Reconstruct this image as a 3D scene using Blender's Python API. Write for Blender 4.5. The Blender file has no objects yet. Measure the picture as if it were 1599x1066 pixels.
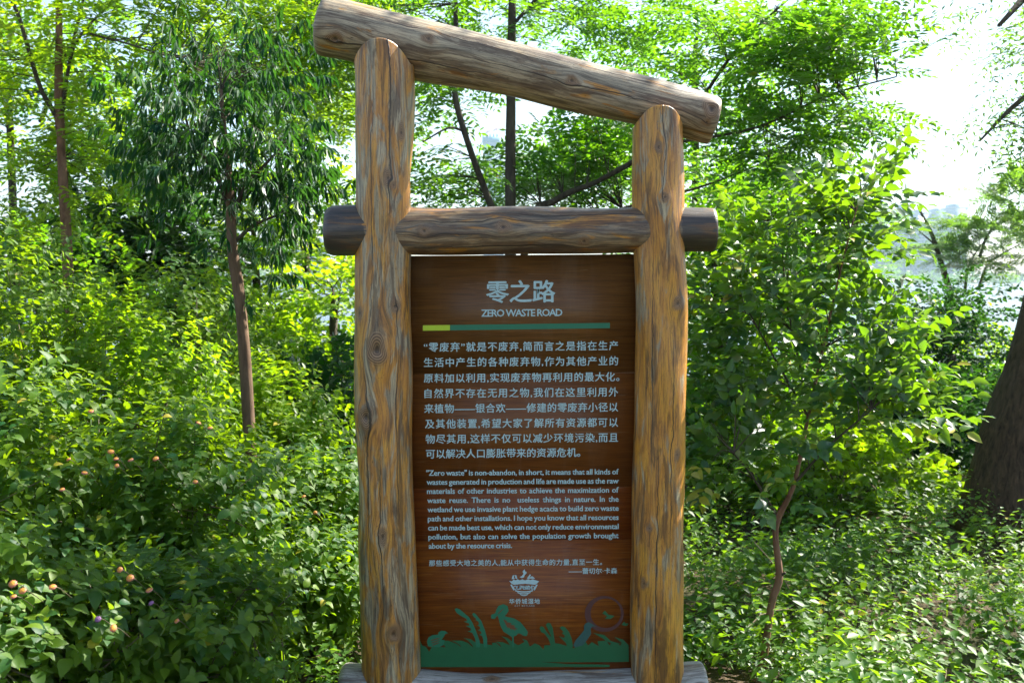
import bpy, math, random
import numpy as np
from mathutils import Vector, Matrix
from mathutils.geometry import tessellate_polygon

random.seed(7)
RNG = np.random.default_rng(11)
SC = bpy.context.scene
COL = SC.collection
R = math.radians

# ------------------------------------------------------------------ camera, sky, sun, exposure
F = 1600.0                      # focal length in pixels of the 1599 px wide photograph
PITCH = math.atan(97 / F)
CAMZ = 1.65
cam_d = bpy.data.cameras.new('camera')
cam_d.lens = 36.0 * F / 1599.0
cam_d.clip_start = 0.05
cam_d.clip_end = 6000
cam_d.dof.use_dof = True
cam_d.dof.focus_distance = 3.65
cam_d.dof.aperture_fstop = 6.3
cam = bpy.data.objects.new('camera', cam_d)
COL.objects.link(cam)
cam.location = (0, 0, CAMZ)
cam.rotation_euler = (R(90) - PITCH, 0, 0)
SC.camera = cam

SUN_EL, SUN_AZ = R(45), R(58)    # azimuth measured to the right of the view direction (+Y)
world = bpy.data.worlds.new('World')
SC.world = world
world.use_nodes = True
wn, wl = world.node_tree.nodes, world.node_tree.links
wn.clear()
w_out = wn.new('ShaderNodeOutputWorld')
w_bg = wn.new('ShaderNodeBackground')
w_sky = wn.new('ShaderNodeTexSky')
w_sky.sky_type = 'NISHITA'
w_sky.sun_disc = False
w_sky.sun_elevation = SUN_EL
w_sky.sun_rotation = SUN_AZ
w_sky.air_density = 1.0
w_sky.dust_density = 1.0
w_sky.ozone_density = 1.0
w_bg.inputs['Strength'].default_value = 0.072
# thin high clouds
w_tc = wn.new('ShaderNodeTexCoord')
w_map = wn.new('ShaderNodeMapping')
w_map.inputs['Scale'].default_value = (1.0, 1.0, 3.2)
w_noise = wn.new('ShaderNodeTexNoise')
w_noise.inputs['Scale'].default_value = 3.0
w_noise.inputs['Detail'].default_value = 6.0
w_noise.inputs['Roughness'].default_value = 0.6
w_ramp = wn.new('ShaderNodeValToRGB')
w_ramp.color_ramp.elements[0].position = 0.46
w_ramp.color_ramp.elements[0].color = (0, 0, 0, 1)
w_ramp.color_ramp.elements[1].position = 0.66
w_ramp.color_ramp.elements[1].color = (0.7, 0.7, 0.7, 1)
w_mix = wn.new('ShaderNodeMix')
w_mix.data_type = 'RGBA'
w_mix.inputs[7].default_value = (3.6, 3.9, 4.2, 1)
wl.new(w_tc.outputs['Generated'], w_map.inputs['Vector'])
wl.new(w_map.outputs['Vector'], w_noise.inputs['Vector'])
wl.new(w_noise.outputs['Fac'], w_ramp.inputs['Fac'])
wl.new(w_ramp.outputs['Color'], w_mix.inputs[0])
wl.new(w_sky.outputs['Color'], w_mix.inputs[6])
wl.new(w_mix.outputs[2], w_bg.inputs['Color'])
wl.new(w_bg.outputs['Background'], w_out.inputs['Surface'])

sun_d = bpy.data.lights.new('sun', 'SUN')
sun_d.energy = 5.0
sun_d.angle = R(0.53)
sun_d.color = (1.0, 0.94, 0.84)
sun = bpy.data.objects.new('sun', sun_d)
COL.objects.link(sun)
sdir = Vector((math.sin(SUN_AZ) * math.cos(SUN_EL), math.cos(SUN_AZ) * math.cos(SUN_EL), math.sin(SUN_EL)))
sun.rotation_euler = sdir.to_track_quat('Z', 'Y').to_euler()
sun.location = (0, 0, 30)

SC.view_settings.view_transform = 'Standard'
SC.view_settings.look = 'None'
SC.view_settings.exposure = 2.05
SC.view_settings.gamma = 1.0
SC.view_settings.use_curve_mapping = False
SC.render.engine = 'CYCLES'
cy = SC.cycles
cy.use_denoising = True
cy.max_bounces = 7
cy.diffuse_bounces = 3
cy.glossy_bounces = 3
cy.transmission_bounces = 4
cy.transparent_max_bounces = 6
cy.volume_bounces = 0
cy.caustics_reflective = False
cy.caustics_refractive = False
cy.sample_clamp_indirect = 6.0
cy.use_adaptive_sampling = True
cy.adaptive_threshold = 0.02


# ------------------------------------------------------------------ helpers
def pix(px, py, d):
    """world point that photograph pixel (px, py) looks at, at depth y = d"""
    X, Y = (px - 799.5) / F, (533.0 - py) / F
    cp, sp = math.cos(PITCH), math.sin(PITCH)
    v = np.array([X, cp + Y * sp, -sp + Y * cp])
    return v * (d / v[1]) + np.array([0, 0, CAMZ])


def tag(o, label=None, cat=None, group=None, kind=None):
    if label: o['label'] = label
    if cat: o['category'] = cat
    if group: o['group'] = group
    if kind: o['kind'] = kind
    return o


def empty(name, loc=(0, 0, 0)):
    o = bpy.data.objects.new(name, None)
    o.location = loc
    o.empty_display_size = 0.2
    COL.objects.link(o)
    return o


def nrm(a):
    return a / np.maximum(np.linalg.norm(a, axis=-1, keepdims=True), 1e-9)


class MB:
    """collects triangles; build() links them as ONE mesh object"""
    def __init__(s):
        s.v, s.t, s.a, s.n = [], [], [], 0

    def add(s, v, t, var=0.5):
        v = np.asarray(v, dtype=np.float64).reshape(-1, 3)
        t = np.asarray(t, dtype=np.int64).reshape(-1, 3)
        s.v.append(v)
        s.t.append(t + s.n)
        s.a.append(np.full(len(v), var) if np.isscalar(var) else np.asarray(var))
        s.n += len(v)
        return s

    def mesh(s, name, mat, smooth=False, origin=None, attrs=None):
        v = np.concatenate(s.v)
        t = np.concatenate(s.t)
        if origin is not None: v = v - np.asarray(origin)
        m = bpy.data.meshes.new(name)
        m.vertices.add(len(v))
        m.vertices.foreach_set('co', v.astype(np.float32).ravel())
        m.loops.add(len(t) * 3)
        m.loops.foreach_set('vertex_index', t.astype(np.int32).ravel())
        m.polygons.add(len(t))
        m.polygons.foreach_set('loop_start', np.arange(0, len(t) * 3, 3, dtype=np.int32))
        if smooth:
            m.polygons.foreach_set('use_smooth', np.ones(len(t), dtype=bool))
        at = m.attributes.new('var', 'FLOAT', 'POINT')
        at.data.foreach_set('value', np.concatenate(s.a).astype(np.float32))
        for k, (typ, arr) in (attrs or {}).items():
            at = m.attributes.new(k, typ, 'POINT')
            at.data.foreach_set('vector' if typ == 'FLOAT_VECTOR' else 'value', np.asarray(arr, dtype=np.float32).ravel())
        m.update(calc_edges=True)
        m.materials.append(mat)
        return m

    def build(s, name, mat, parent=None, smooth=False, origin=None, attrs=None, kind=None):
        if origin is None and parent is not None:
            origin = world_loc(parent)
        m = s.mesh(name, mat, smooth, origin, attrs)
        o = bpy.data.objects.new(name, m)
        COL.objects.link(o)
        if parent is not None: o.parent = parent
        elif origin is not None: o.location = origin
        if kind: o['kind'] = kind
        return o


def world_loc(o):
    p = np.zeros(3)
    while o is not None:
        p = p + np.array(o.location)
        o = o.parent
    return p


def box_arrays(lo, hi):
    x0, y0, z0 = lo
    x1, y1, z1 = hi
    v = [(x0, y0, z0), (x1, y0, z0), (x1, y1, z0), (x0, y1, z0), (x0, y0, z1), (x1, y0, z1), (x1, y1, z1), (x0, y1, z1)]
    t = [(0, 2, 1), (0, 3, 2), (4, 5, 6), (4, 6, 7), (0, 1, 5), (0, 5, 4), (1, 2, 6), (1, 6, 5), (2, 3, 7), (2, 7, 6), (3, 0, 4), (3, 4, 7)]
    return v, t


def spline(pts, n):
    """Catmull-Rom through rows of pts (any width)"""
    P = np.asarray(pts, dtype=float)
    if len(P) < 3:
        tt = np.linspace(0, 1, n)[:, None]
        return P[0] * (1 - tt) + P[-1] * tt
    E = np.vstack([2 * P[0] - P[1], P, 2 * P[-1] - P[-2]])
    u = np.linspace(0, len(P) - 1 - 1e-6, n)
    i = u.astype(int)
    f = (u - i)[:, None]
    a, b, c, d = E[i], E[i + 1], E[i + 2], E[i + 3]
    return 0.5 * (2 * b + (c - a) * f + (2 * a - 5 * b + 4 * c - d) * f ** 2 + (3 * b - a - 3 * c + d) * f ** 3)


def tube(mb, pts, radii, sides=6, var=0.5, cap=True, lump=0.0, seed=0):
    P = np.asarray(pts, dtype=float)
    n = len(P)
    r = np.asarray(radii, dtype=float) * np.ones(n)
    T = nrm(np.gradient(P, axis=0))
    ref = np.array([0.0, 1.0, 0.0]) if abs(T[0][1]) < 0.9 else np.array([1.0, 0, 0])
    A = nrm(np.cross(T, ref))
    B = np.cross(T, A)
    th = np.linspace(0, 2 * math.pi, sides, endpoint=False)
    ring = r[:, None] * np.ones(sides)
    if lump:
        s_ = np.arange(n)[:, None] / n
        for k in range(1, 5):
            ring = ring * (1 + lump / k * np.sin(k * th[None, :] * (1 + k % 2) + seed * k * 1.7 + s_ * (5 + 3 * k) * math.pi))
    V = P[:, None, :] + ring[..., None] * (np.cos(th)[None, :, None] * A[:, None, :] + np.sin(th)[None, :, None] * B[:, None, :])
    V = V.reshape(-1, 3)
    i, j = np.meshgrid(np.arange(n - 1), np.arange(sides), indexing='ij')
    a = (i * sides + j).ravel()
    b = (i * sides + (j + 1) % sides).ravel()
    t = np.concatenate([np.stack([a, b, b + sides], 1), np.stack([a, b + sides, a + sides], 1)])
    if cap:
        V = np.vstack([V, P[-1]])
        e = (n - 1) * sides
        k = np.arange(sides)
        t = np.concatenate([t, np.stack([e + k, e + (k + 1) % sides, np.full(sides, n * sides)], 1)])
    mb.add(V, t, var)


# ------------------------------------------------------------------ materials
class NT:
    def __init__(s, name):
        s.m = bpy.data.materials.new(name)
        s.m.use_nodes = True
        s.N, s.L = s.m.node_tree.nodes, s.m.node_tree.links
        s.N.clear()
        s.out = s.N.new('ShaderNodeOutputMaterial')

    def node(s, t, ins=None, **kw):
        n = s.N.new(t)
        for k, v in kw.items(): setattr(n, k, v)
        for k, v in (ins or {}).items(): s.put(n, k, v)
        return n

    def put(s, n, k, v):
        if hasattr(v, 'links') or hasattr(v, 'is_linked'):
            s.L.new(v, n.inputs[k])
        else:
            n.inputs[k].default_value = v

    def math(s, op, a, b=None, c=None, clamp=False):
        n = s.N.new('ShaderNodeMath')
        n.operation = op
        n.use_clamp = clamp
        for i, v in enumerate((a, b, c)):
            if v is not None: s.put(n, i, v)
        return n.outputs[0]

    def noise(s, vec, scale=1.0, detail=4.0, rough=0.55, dist=0.0):
        n = s.node('ShaderNodeTexNoise', {'Scale': scale, 'Detail': detail, 'Roughness': rough, 'Distortion': dist})
        if vec is not None: s.L.new(vec, n.inputs['Vector'])
        return n.outputs['Fac']

    def mapping(s, vec, scale=(1, 1, 1), loc=(0, 0, 0)):
        n = s.node('ShaderNodeMapping')
        n.inputs['Scale'].default_value = scale
        n.inputs['Location'].default_value = loc
        s.L.new(vec, n.inputs['Vector'])
        return n.outputs['Vector']

    def ramp(s, fac, stops, interp='LINEAR'):
        n = s.N.new('ShaderNodeValToRGB')
        cr = n.color_ramp
        cr.interpolation = interp
        while len(cr.elements) < len(stops): cr.elements.new(0.5)
        for e, (p, c) in zip(cr.elements, stops):
            e.position = p
            e.color = (c, c, c, 1) if np.isscalar(c) else (*c, 1)
        s.L.new(fac, n.inputs['Fac'])
        return n.outputs['Color']

    def mix(s, fac, a, b, blend='MIX'):
        n = s.N.new('ShaderNodeMix')
        n.data_type = 'RGBA'
        n.blend_type = blend
        n.clamp_factor = True
        s.put(n, 0, fac)
        for k, v in ((6, a), (7, b)):
            if isinstance(v, tuple): n.inputs[k].default_value = (*v, 1)
            else: s.L.new(v, n.inputs[k])
        return n.outputs[2]

    def finish(s, color, rough=0.5, bump=None, bstr=0.3, bdist=0.002, spec=0.5, coat=0.0, coat_rough=0.1):
        p = s.node('ShaderNodeBsdfPrincipled')
        if isinstance(color, tuple): p.inputs['Base Color'].default_value = (*color, 1)
        else: s.L.new(color, p.inputs['Base Color'])
        s.put(p, 'Roughness', rough)
        p.inputs['Specular IOR Level'].default_value = spec
        p.inputs['Coat Weight'].default_value = coat
        p.inputs['Coat Roughness'].default_value = coat_rough
        if bump is not None:
            b = s.node('ShaderNodeBump', {'Strength': bstr, 'Distance': bdist})
            s.L.new(bump, b.inputs['Height'])
            s.L.new(b.outputs[0], p.inputs['Normal'])
        s.L.new(p.outputs[0], s.out.inputs['Surface'])
        return s.m


def leaf_mat(name, dark, light, trans, rough=0.42, tfac=0.5, per_object=False, gloss=0.015, yellow=0.03):
    s = NT(name)
    if per_object:
        var = s.node('ShaderNodeObjectInfo').outputs['Random']
    else:
        var = s.node('ShaderNodeAttribute', attribute_name='var').outputs['Fac']
    c = s.ramp(var, [(0.0, dark), (1.0, light)])
    if yellow:
        y = s.math('GREATER_THAN', var, 1 - yellow)
        c = s.mix(s.math('MULTIPLY', y, 0.8), c, (0.42, 0.33, 0.03))
    tc = s.mix(s.math('MULTIPLY', var, 0.55), trans, tuple(min(1, a * b) for a, b in zip(trans, (1.55, 1.18, 0.8))))
    geo = s.node('ShaderNodeNewGeometry')
    # undersides are a little paler and greyer than the top of the blade
    c2 = s.mix(s.math('MULTIPLY', geo.outputs['Backfacing'], 0.35), c, (0.07, 0.14, 0.035))
    d = s.node('ShaderNodeBsdfDiffuse')
    s.L.new(c2, d.inputs['Color'])
    t = s.node('ShaderNodeBsdfTranslucent')
    s.L.new(tc, t.inputs['Color'])
    m = s.node('ShaderNodeMixShader')
    m.inputs[0].default_value = tfac
    s.L.new(d.outputs[0], m.inputs[1])
    s.L.new(t.outputs[0], m.inputs[2])
    g = s.node('ShaderNodeBsdfGlossy')
    g.inputs['Roughness'].default_value = rough
    fr = s.node('ShaderNodeFresnel')
    fr.inputs['IOR'].default_value = 1.35
    m2 = s.node('ShaderNodeMixShader')
    s.L.new(s.math('ADD', s.math('MULTIPLY', fr.outputs[0], 0.26), gloss, clamp=True), m2.inputs[0])
    s.L.new(m.outputs[0], m2.inputs[1])
    s.L.new(g.outputs[0], m2.inputs[2])
    s.L.new(m2.outputs[0], s.out.inputs['Surface'])
    return s.m


def bark_mat(name, c1, c2, vs=(14, 14, 3), bstr=0.8, bd=0.01):
    s = NT(name)
    tc = s.node('ShaderNodeTexCoord').outputs['Object']
    v = s.mapping(tc, vs)
    n1 = s.noise(v, 1.0, 6, 0.6, 0.6)
    n2 = s.noise(s.mapping(tc, (3, 3, 2)), 1.0, 3)
    c = s.ramp(n1, [(0.3, c1), (0.7, c2)])
    c = s.mix(s.ramp(n2, [(0.45, 0.0), (0.7, 0.6)]), c, tuple(x * 0.8 + 0.03 for x in c2))
    return s.finish(c, 0.85, n1, bstr, bd, spec=0.25)


def wood_log_mat(name, orange=0.5, grey=(0.24, 0.20, 0.135), pale=(0.50, 0.41, 0.25), dark_amt=0.5, seed=0.0, cracks=(), end_dark=(), rough=0.38):
    """weathered, once varnished log. Attribute 'grain' = (distance round the log, distance along it, 0), warped round the knots"""
    s = NT(name)
    g = s.node('ShaderNodeAttribute', attribute_name='grain').outputs['Vector']
    knot = s.node('ShaderNodeAttribute', attribute_name='knot').outputs['Fac']
    kr = s.node('ShaderNodeAttribute', attribute_name='knot_r').outputs['Fac']
    L = (seed * 3.1, seed * 5.7, seed)
    fine = s.noise(s.mapping(g, (230, 9, 1), L), 1.0, 6, 0.72)
    mid = s.noise(s.mapping(g, (80, 4.6, 1), L), 1.0, 6, 0.72, 0.0)
    patch = s.noise(s.mapping(g, (21, 4.0, 1), (L[0] + 4, L[1] + 9, 0)), 1.0, 4, 0.6, 0.9)
    patch2 = s.noise(s.mapping(g, (30, 4.4, 1), (L[0] + 14, L[1] + 2, 0)), 1.0, 5, 0.7, 1.1)
    stain = s.noise(s.mapping(g, (27, 3.4, 1), (L[0] + 31, L[1] + 5, 0)), 1.0, 5, 0.62, 0.8)
    c = s.ramp(mid, [(0.30, tuple(x * 0.32 for x in grey)), (0.42, grey), (0.62, pale)])
    o_lo = 0.64 - 0.30 * orange
    oc = s.ramp(patch2, [(0.3, (0.30, 0.11, 0.018)), (0.55, (0.58, 0.26, 0.030)), (0.75, (0.66, 0.40, 0.075))])
    om = s.ramp(patch, [(o_lo, 0.0), (o_lo + 0.07, 0.85), (o_lo + 0.22, 1.0)])
    c = s.mix(om, c, oc)
    # small flaked remains of the varnish
    fl = s.ramp(patch2, [(0.57 - 0.05 * orange, 0.0), (0.60 - 0.05 * orange, 0.8)])
    c = s.mix(s.math('MULTIPLY', fl, 0.8 * orange), c, (0.56, 0.27, 0.028))
    # dark brown stains and charred-looking weathering in long tongues
    dm = s.ramp(stain, [(0.60 - 0.10 * dark_amt, 0.0), (0.67 - 0.10 * dark_amt, 0.75), (0.8, 1.0)])
    c = s.mix(s.math('MULTIPLY', dm, 0.85), c, (0.075, 0.038, 0.02))
    c = s.mix(s.ramp(fine, [(0.36, 0.75), (0.53, 0.0)]), c, (0.05, 0.03, 0.018))
    pit = s.noise(s.mapping(g, (420, 60, 1), L), 1.0, 2, 0.5)
    c = s.mix(s.ramp(pit, [(0.27, 0.85), (0.34, 0.0)]), c, (0.03, 0.02, 0.012))
    # knots: rings round a dark heart
    rings = s.math('SINE', s.math('MULTIPLY', s.math('ADD', kr, s.math('MULTIPLY', mid, 0.25)), 34.0))
    kc = s.ramp(s.math('MULTIPLY_ADD', rings, 0.5, 0.5), [(0.2, (0.09, 0.045, 0.022)), (0.9, (0.30, 0.19, 0.10))])
    heart = s.ramp(kr, [(0.18, 1.0), (0.42, 0.0)])
    kc = s.mix(heart, kc, (0.05, 0.028, 0.016))
    c = s.mix(s.math('MULTIPLY', knot, 0.92), c, kc)
    h = s.math('ADD', s.math('MULTIPLY', mid, 0.9), s.math('MULTIPLY', fine, 0.5))
    h = s.math('ADD', h, s.math('MULTIPLY', s.math('MULTIPLY', rings, knot), 0.12))
    sep = s.node('ShaderNodeSeparateXYZ')
    s.L.new(g, sep.inputs[0])
    for (va, vb) in end_dark:       # near-black log ends: dark stain plus shade painted into the colour
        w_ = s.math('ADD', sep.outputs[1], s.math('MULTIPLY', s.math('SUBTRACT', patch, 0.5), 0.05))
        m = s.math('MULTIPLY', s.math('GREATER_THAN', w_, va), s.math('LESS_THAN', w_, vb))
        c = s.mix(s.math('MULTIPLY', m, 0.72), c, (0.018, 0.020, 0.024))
    for (u0, v0, v1, w) in cracks:
        wob = s.noise(s.mapping(g, (0.0, 9, 1), (u0 * 90, seed, 0)), 1.0, 4, 0.6)
        du = s.math('ABSOLUTE', s.math('SUBTRACT', s.math('SUBTRACT', sep.outputs[0], u0), s.math('MULTIPLY', s.math('SUBTRACT', wob, 0.5), 0.022)))
        vc, vh = (v0 + v1) / 2, (v1 - v0) / 2
        taper = s.math('SUBTRACT', 1.0, s.math('DIVIDE', s.math('ABSOLUTE', s.math('SUBTRACT', sep.outputs[1], vc)), vh), clamp=True)
        width = s.math('MULTIPLY', s.math('POWER', taper, 0.4), w)
        m = s.math('SUBTRACT', 1.0, s.math('DIVIDE', du, s.math('MAXIMUM', width, 1e-5)), clamp=True)
        m = s.math('MULTIPLY', m, 2.0, clamp=True)
        c = s.mix(s.math('MULTIPLY', m, 0.9), c, (0.022, 0.015, 0.01))
        h = s.math('SUBTRACT', h, s.math('MULTIPLY', m, 2.2))
    r = s.ramp(mid, [(0.3, rough + 0.12), (0.7, rough - 0.1)])
    return s.finish(c, r, h, 0.42, 0.0035, spec=0.5)


def simple_mat(name, color, rough=0.6, spec=0.5, nscale=None, namt=0.3, bstr=0.2, bd=0.002):
    s = NT(name)
    if nscale is None:
        nscale = 30
    tc = s.node('ShaderNodeTexCoord').outputs['Object']
    n = s.noise(tc, nscale, 4)
    c = s.mix(s.ramp(n, [(0.35, 0.0), (0.7, namt)]), color, tuple(x * 0.6 for x in color))
    return s.finish(c, rough, n, bstr, bd, spec)


M = {}
# pinnate trees, seen against the sun
M['pinnate'] = leaf_mat('pinnate_leaf', (0.006, 0.062, 0.026), (0.085, 0.18, 0.006), (0.20, 0.50, 0.008), tfac=0.55)
M['lime'] = leaf_mat('lime_leaf', (0.030, 0.11, 0.006), (0.15, 0.22, 0.006), (0.34, 0.60, 0.006), tfac=0.6)
M['dark'] = leaf_mat('dark_leaf', (0.006, 0.042, 0.024), (0.035, 0.10, 0.018), (0.05, 0.18, 0.012), tfac=0.40, gloss=0.0, rough=0.6, yellow=0)
M['dark_one'] = leaf_mat('dark_leaf_blade', (0.006, 0.042, 0.024), (0.035, 0.10, 0.018), (0.05, 0.18, 0.012), tfac=0.40, gloss=0.0, rough=0.6, per_object=True, yellow=0)
M['lantana'] = leaf_mat('lantana_leaf', (0.006, 0.064, 0.018), (0.120, 0.20, 0.006), (0.32, 0.56, 0.004), rough=0.5, tfac=0.48, yellow=0.015)
M['lantana_one'] = leaf_mat('lantana_leaf_blade', (0.006, 0.064, 0.018), (0.120, 0.20, 0.006), (0.32, 0.56, 0.004), rough=0.5, tfac=0.48, per_object=True, yellow=0.015)
M['ovate'] = leaf_mat('sapling_leaf', (0.006, 0.058, 0.026), (0.070, 0.145, 0.010), (0.22, 0.46, 0.006), rough=0.40, tfac=0.46, gloss=0.04)
M['ovate_one'] = leaf_mat('sapling_leaf_blade', (0.006, 0.058, 0.026), (0.070, 0.145, 0.010), (0.22, 0.46, 0.006), rough=0.40, tfac=0.46, gloss=0.04, per_object=True)
M['herb'] = leaf_mat('herb_leaf', (0.008, 0.075, 0.020), (0.10, 0.19, 0.008), (0.26, 0.52, 0.006), rough=0.45, tfac=0.5, gloss=0.02, yellow=0.02)
M['feather'] = leaf_mat('feathery_leaf', (0.05, 0.12, 0.03), (0.10, 0.18, 0.04), (0.22, 0.46, 0.03), tfac=0.5)
M['far_leaf'] = leaf_mat('far_leaf', (0.04, 0.10, 0.03), (0.08, 0.14, 0.035), (0.14, 0.30, 0.03), tfac=0.4)
M['pinnate_one'] = leaf_mat('pinnate_leaf_blade', (0.006, 0.062, 0.026), (0.085, 0.18, 0.006), (0.20, 0.50, 0.008), tfac=0.55, per_object=True)
M['lime_one'] = leaf_mat('lime_leaf_blade', (0.030, 0.11, 0.006), (0.15, 0.22, 0.006), (0.34, 0.60, 0.006), tfac=0.6, per_object=True)
M['bark_brown'] = bark_mat('brown_bark', (0.055, 0.032, 0.02), (0.20, 0.125, 0.075), (40, 40, 8), 0.6, 0.004)
M['bark_dark'] = bark_mat('dark_bark', (0.022, 0.018, 0.013), (0.085, 0.066, 0.046), (40, 40, 8), 0.6, 0.004)
M['bark_red'] = bark_mat('reddish_bark', (0.09, 0.042, 0.025), (0.27, 0.145, 0.085), (30, 30, 12), 0.5, 0.003)
M['bark_old'] = bark_mat('furrowed_bark', (0.022, 0.013, 0.008), (0.14, 0.084, 0.050), (46, 46, 9), 1.0, 0.045)
M['twig'] = simple_mat('green_brown_twig', (0.10, 0.085, 0.04), 0.7)


# ------------------------------------------------------------------ terrain, water
def gz(x, y):
    """height of the ground"""
    x = np.asarray(x, dtype=float)
    y = np.asarray(y, dtype=float)
    z = 0.05 * np.sin(x * 1.3 + y * 0.7) + 0.04 * np.sin(x * 2.9 - y * 1.9) + 0.03 * np.sin(y * 3.7 + x)
    z = z * np.clip(y / 3.0, 0.3, 1)
    z = z - 2.2 * np.clip((y - 8.5) / 9.0, 0, 1) ** 1.2
    z = z - 0.10 * np.clip(x - 1.0, 0, 4) * np.clip((9 - y) / 6, 0, 1)
    far = np.clip((y - 780) / 60, 0, 1)
    return z * (1 - far) + (-1.0 + 0.0 * x) * far


def make_ground():
    xs = np.concatenate([[-2500, -800, -250, -90, -40, -20, -14], np.arange(-10, 10.1, 0.25), [14, 20, 40, 90, 250, 800, 2500]])
    ys = np.concatenate([[-400, -80, -25, -8], np.arange(-4, 19, 0.25), [22, 30, 60, 200, 500, 760, 775, 785, 800, 820, 845, 1000, 2000, 3600]])
    X, Y = np.meshgrid(xs, ys, indexing='ij')
    Z = gz(X, Y)
    V = np.stack([X, Y, Z], -1).reshape(-1, 3)
    ny = len(ys)
    i, j = np.meshgrid(np.arange(len(xs) - 1), np.arange(ny - 1), indexing='ij')
    a = (i * ny + j).ravel()
    t = np.concatenate([np.stack([a, a + ny, a + ny + 1], 1), np.stack([a, a + ny + 1, a + 1], 1)])
    s = NT('leaf_litter_soil')
    tc = s.node('ShaderNodeTexCoord').outputs['Object']
    n1 = s.noise(tc, 1.6, 5)
    n2 = s.noise(tc, 45.0, 5, 0.7)
    c = s.ramp(n2, [(0.3, (0.028, 0.019, 0.012)), (0.55, (0.085, 0.060, 0.036)), (0.75, (0.15, 0.11, 0.065))])
    c = s.mix(s.ramp(n1, [(0.45, 0.0), (0.6, 0.6)]), c, (0.035, 0.05, 0.016))
    m = s.finish(c, 0.9, n2, 0.8, 0.02, spec=0.2)
    o = MB().add(V, t).build('ground', m, smooth=True)
    tag(o, kind='structure')


make_ground()

s = NT('lake_water')
tc = s.node('ShaderNodeTexCoord').outputs['Object']
n = s.noise(s.mapping(tc, (0.9, 1.6, 1)), 2.0, 5, 0.6)
n2 = s.noise(s.mapping(tc, (0.10, 0.3, 1)), 1.0, 3)
h = s.math('ADD', n, n2)
m_water = s.finish((0.06, 0.09, 0.10), 0.26, h, 0.5, 0.3, spec=0.8)
WZ = -1.45
o = MB().add([(-2400, 12.5, WZ), (2400, 12.5, WZ), (2400, 788, WZ), (-2400, 788, WZ)], [(0, 1, 2), (0, 2, 3)]).build('lake_water', m_water)
tag(o, kind='structure')

# ------------------------------------------------------------------ far towers
TOWER_Y = 900.0


def tower_mats():
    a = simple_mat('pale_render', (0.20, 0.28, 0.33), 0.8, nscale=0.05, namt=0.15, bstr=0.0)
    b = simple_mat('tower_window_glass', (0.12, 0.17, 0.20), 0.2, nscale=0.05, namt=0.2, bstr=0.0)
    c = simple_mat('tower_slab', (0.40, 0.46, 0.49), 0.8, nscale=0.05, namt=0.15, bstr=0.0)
    return a, b, c


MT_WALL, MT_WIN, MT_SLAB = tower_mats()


def tower(px0, px1, pytop, label, d=TOWER_Y, crown=0, group='hazy apartment towers beyond the lake', depth=22.0):
    x0, x1 = pix(px0, 436, d)[0], pix(px1, 436, d)[0]
    zt = pix(px0, pytop, d)[2]
    zb = -1.0
    cx = (x0 + x1) / 2
    root = empty('apartment_tower', (cx, d + depth / 2, zb))
    tag(root, label, 'building', group)
    mb = MB()
    mb.add(*box_arrays((x0, d, zb), (x1, d + depth, zt)))
    w = x1 - x0
    # stepped top and projecting bays break up the outline
    mb.add(*box_arrays((x0 + w * 0.25, d + 3, zt), (x0 + w * 0.6, d + depth - 3, zt + 4.0)))
    nb = max(2, int(w / 9))
    for k in range(nb):
        bx = x0 + (k + 0.25) * w / nb
        mb.add(*box_arrays((bx, d - 1.6, zb), (bx + w / nb * 0.5, d - 0.001, zt - 3.0 - (k % 2) * 3)))
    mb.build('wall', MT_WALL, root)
    win = MB()
    sl = MB()
    z = zb + 4
    while z < zt - 5:
        for k in range(nb):
            bx = x0 + (k + 0.25) * w / nb
            win.add(*box_arrays((bx + 0.5, d - 1.9, z), (bx + w / nb * 0.5 - 0.5, d - 1.603, z + 1.7)))
            ex = bx - w / nb * 0.25 + 0.3
            win.add(*box_arrays((ex + 0.3, d - 0.3, z), (bx - 0.4, d - 0.003, z + 1.6)))
        sl.add(*box_arrays((x0 - 0.3, d - 2.3, z - 1.0), (x1 + 0.3, d - 1.903, z - 0.6)))
        z += 3.1
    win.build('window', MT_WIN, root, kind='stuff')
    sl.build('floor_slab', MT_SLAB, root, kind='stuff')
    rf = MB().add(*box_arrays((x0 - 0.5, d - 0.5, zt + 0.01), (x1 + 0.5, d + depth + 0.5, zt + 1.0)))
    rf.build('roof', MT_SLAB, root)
    return root


tower(1352, 1398, 318, 'tallest pale apartment tower at the left end of the hazy row right of the sign')
tower(1400, 1420, 326, 'narrow hazy apartment tower, second from the left in the row across the lake')
tower(1424, 1452, 334, 'lower hazy apartment tower in the middle of the row right of the sign')
tower(1454, 1478, 332, 'hazy apartment tower second from the right of the row across the lake')
tower(1480, 1509, 325, 'pale apartment tower at the right end of the hazy row across the lake')
tower(462, 486, 392, 'small pale apartment block seen just left of the sign over the lake', crown=0)
tower(489, 512, 378, 'taller pale apartment block half behind the left end of the cross log')
tower(20, 60, 330, 'pale apartment block behind the foliage at the far left')


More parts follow.
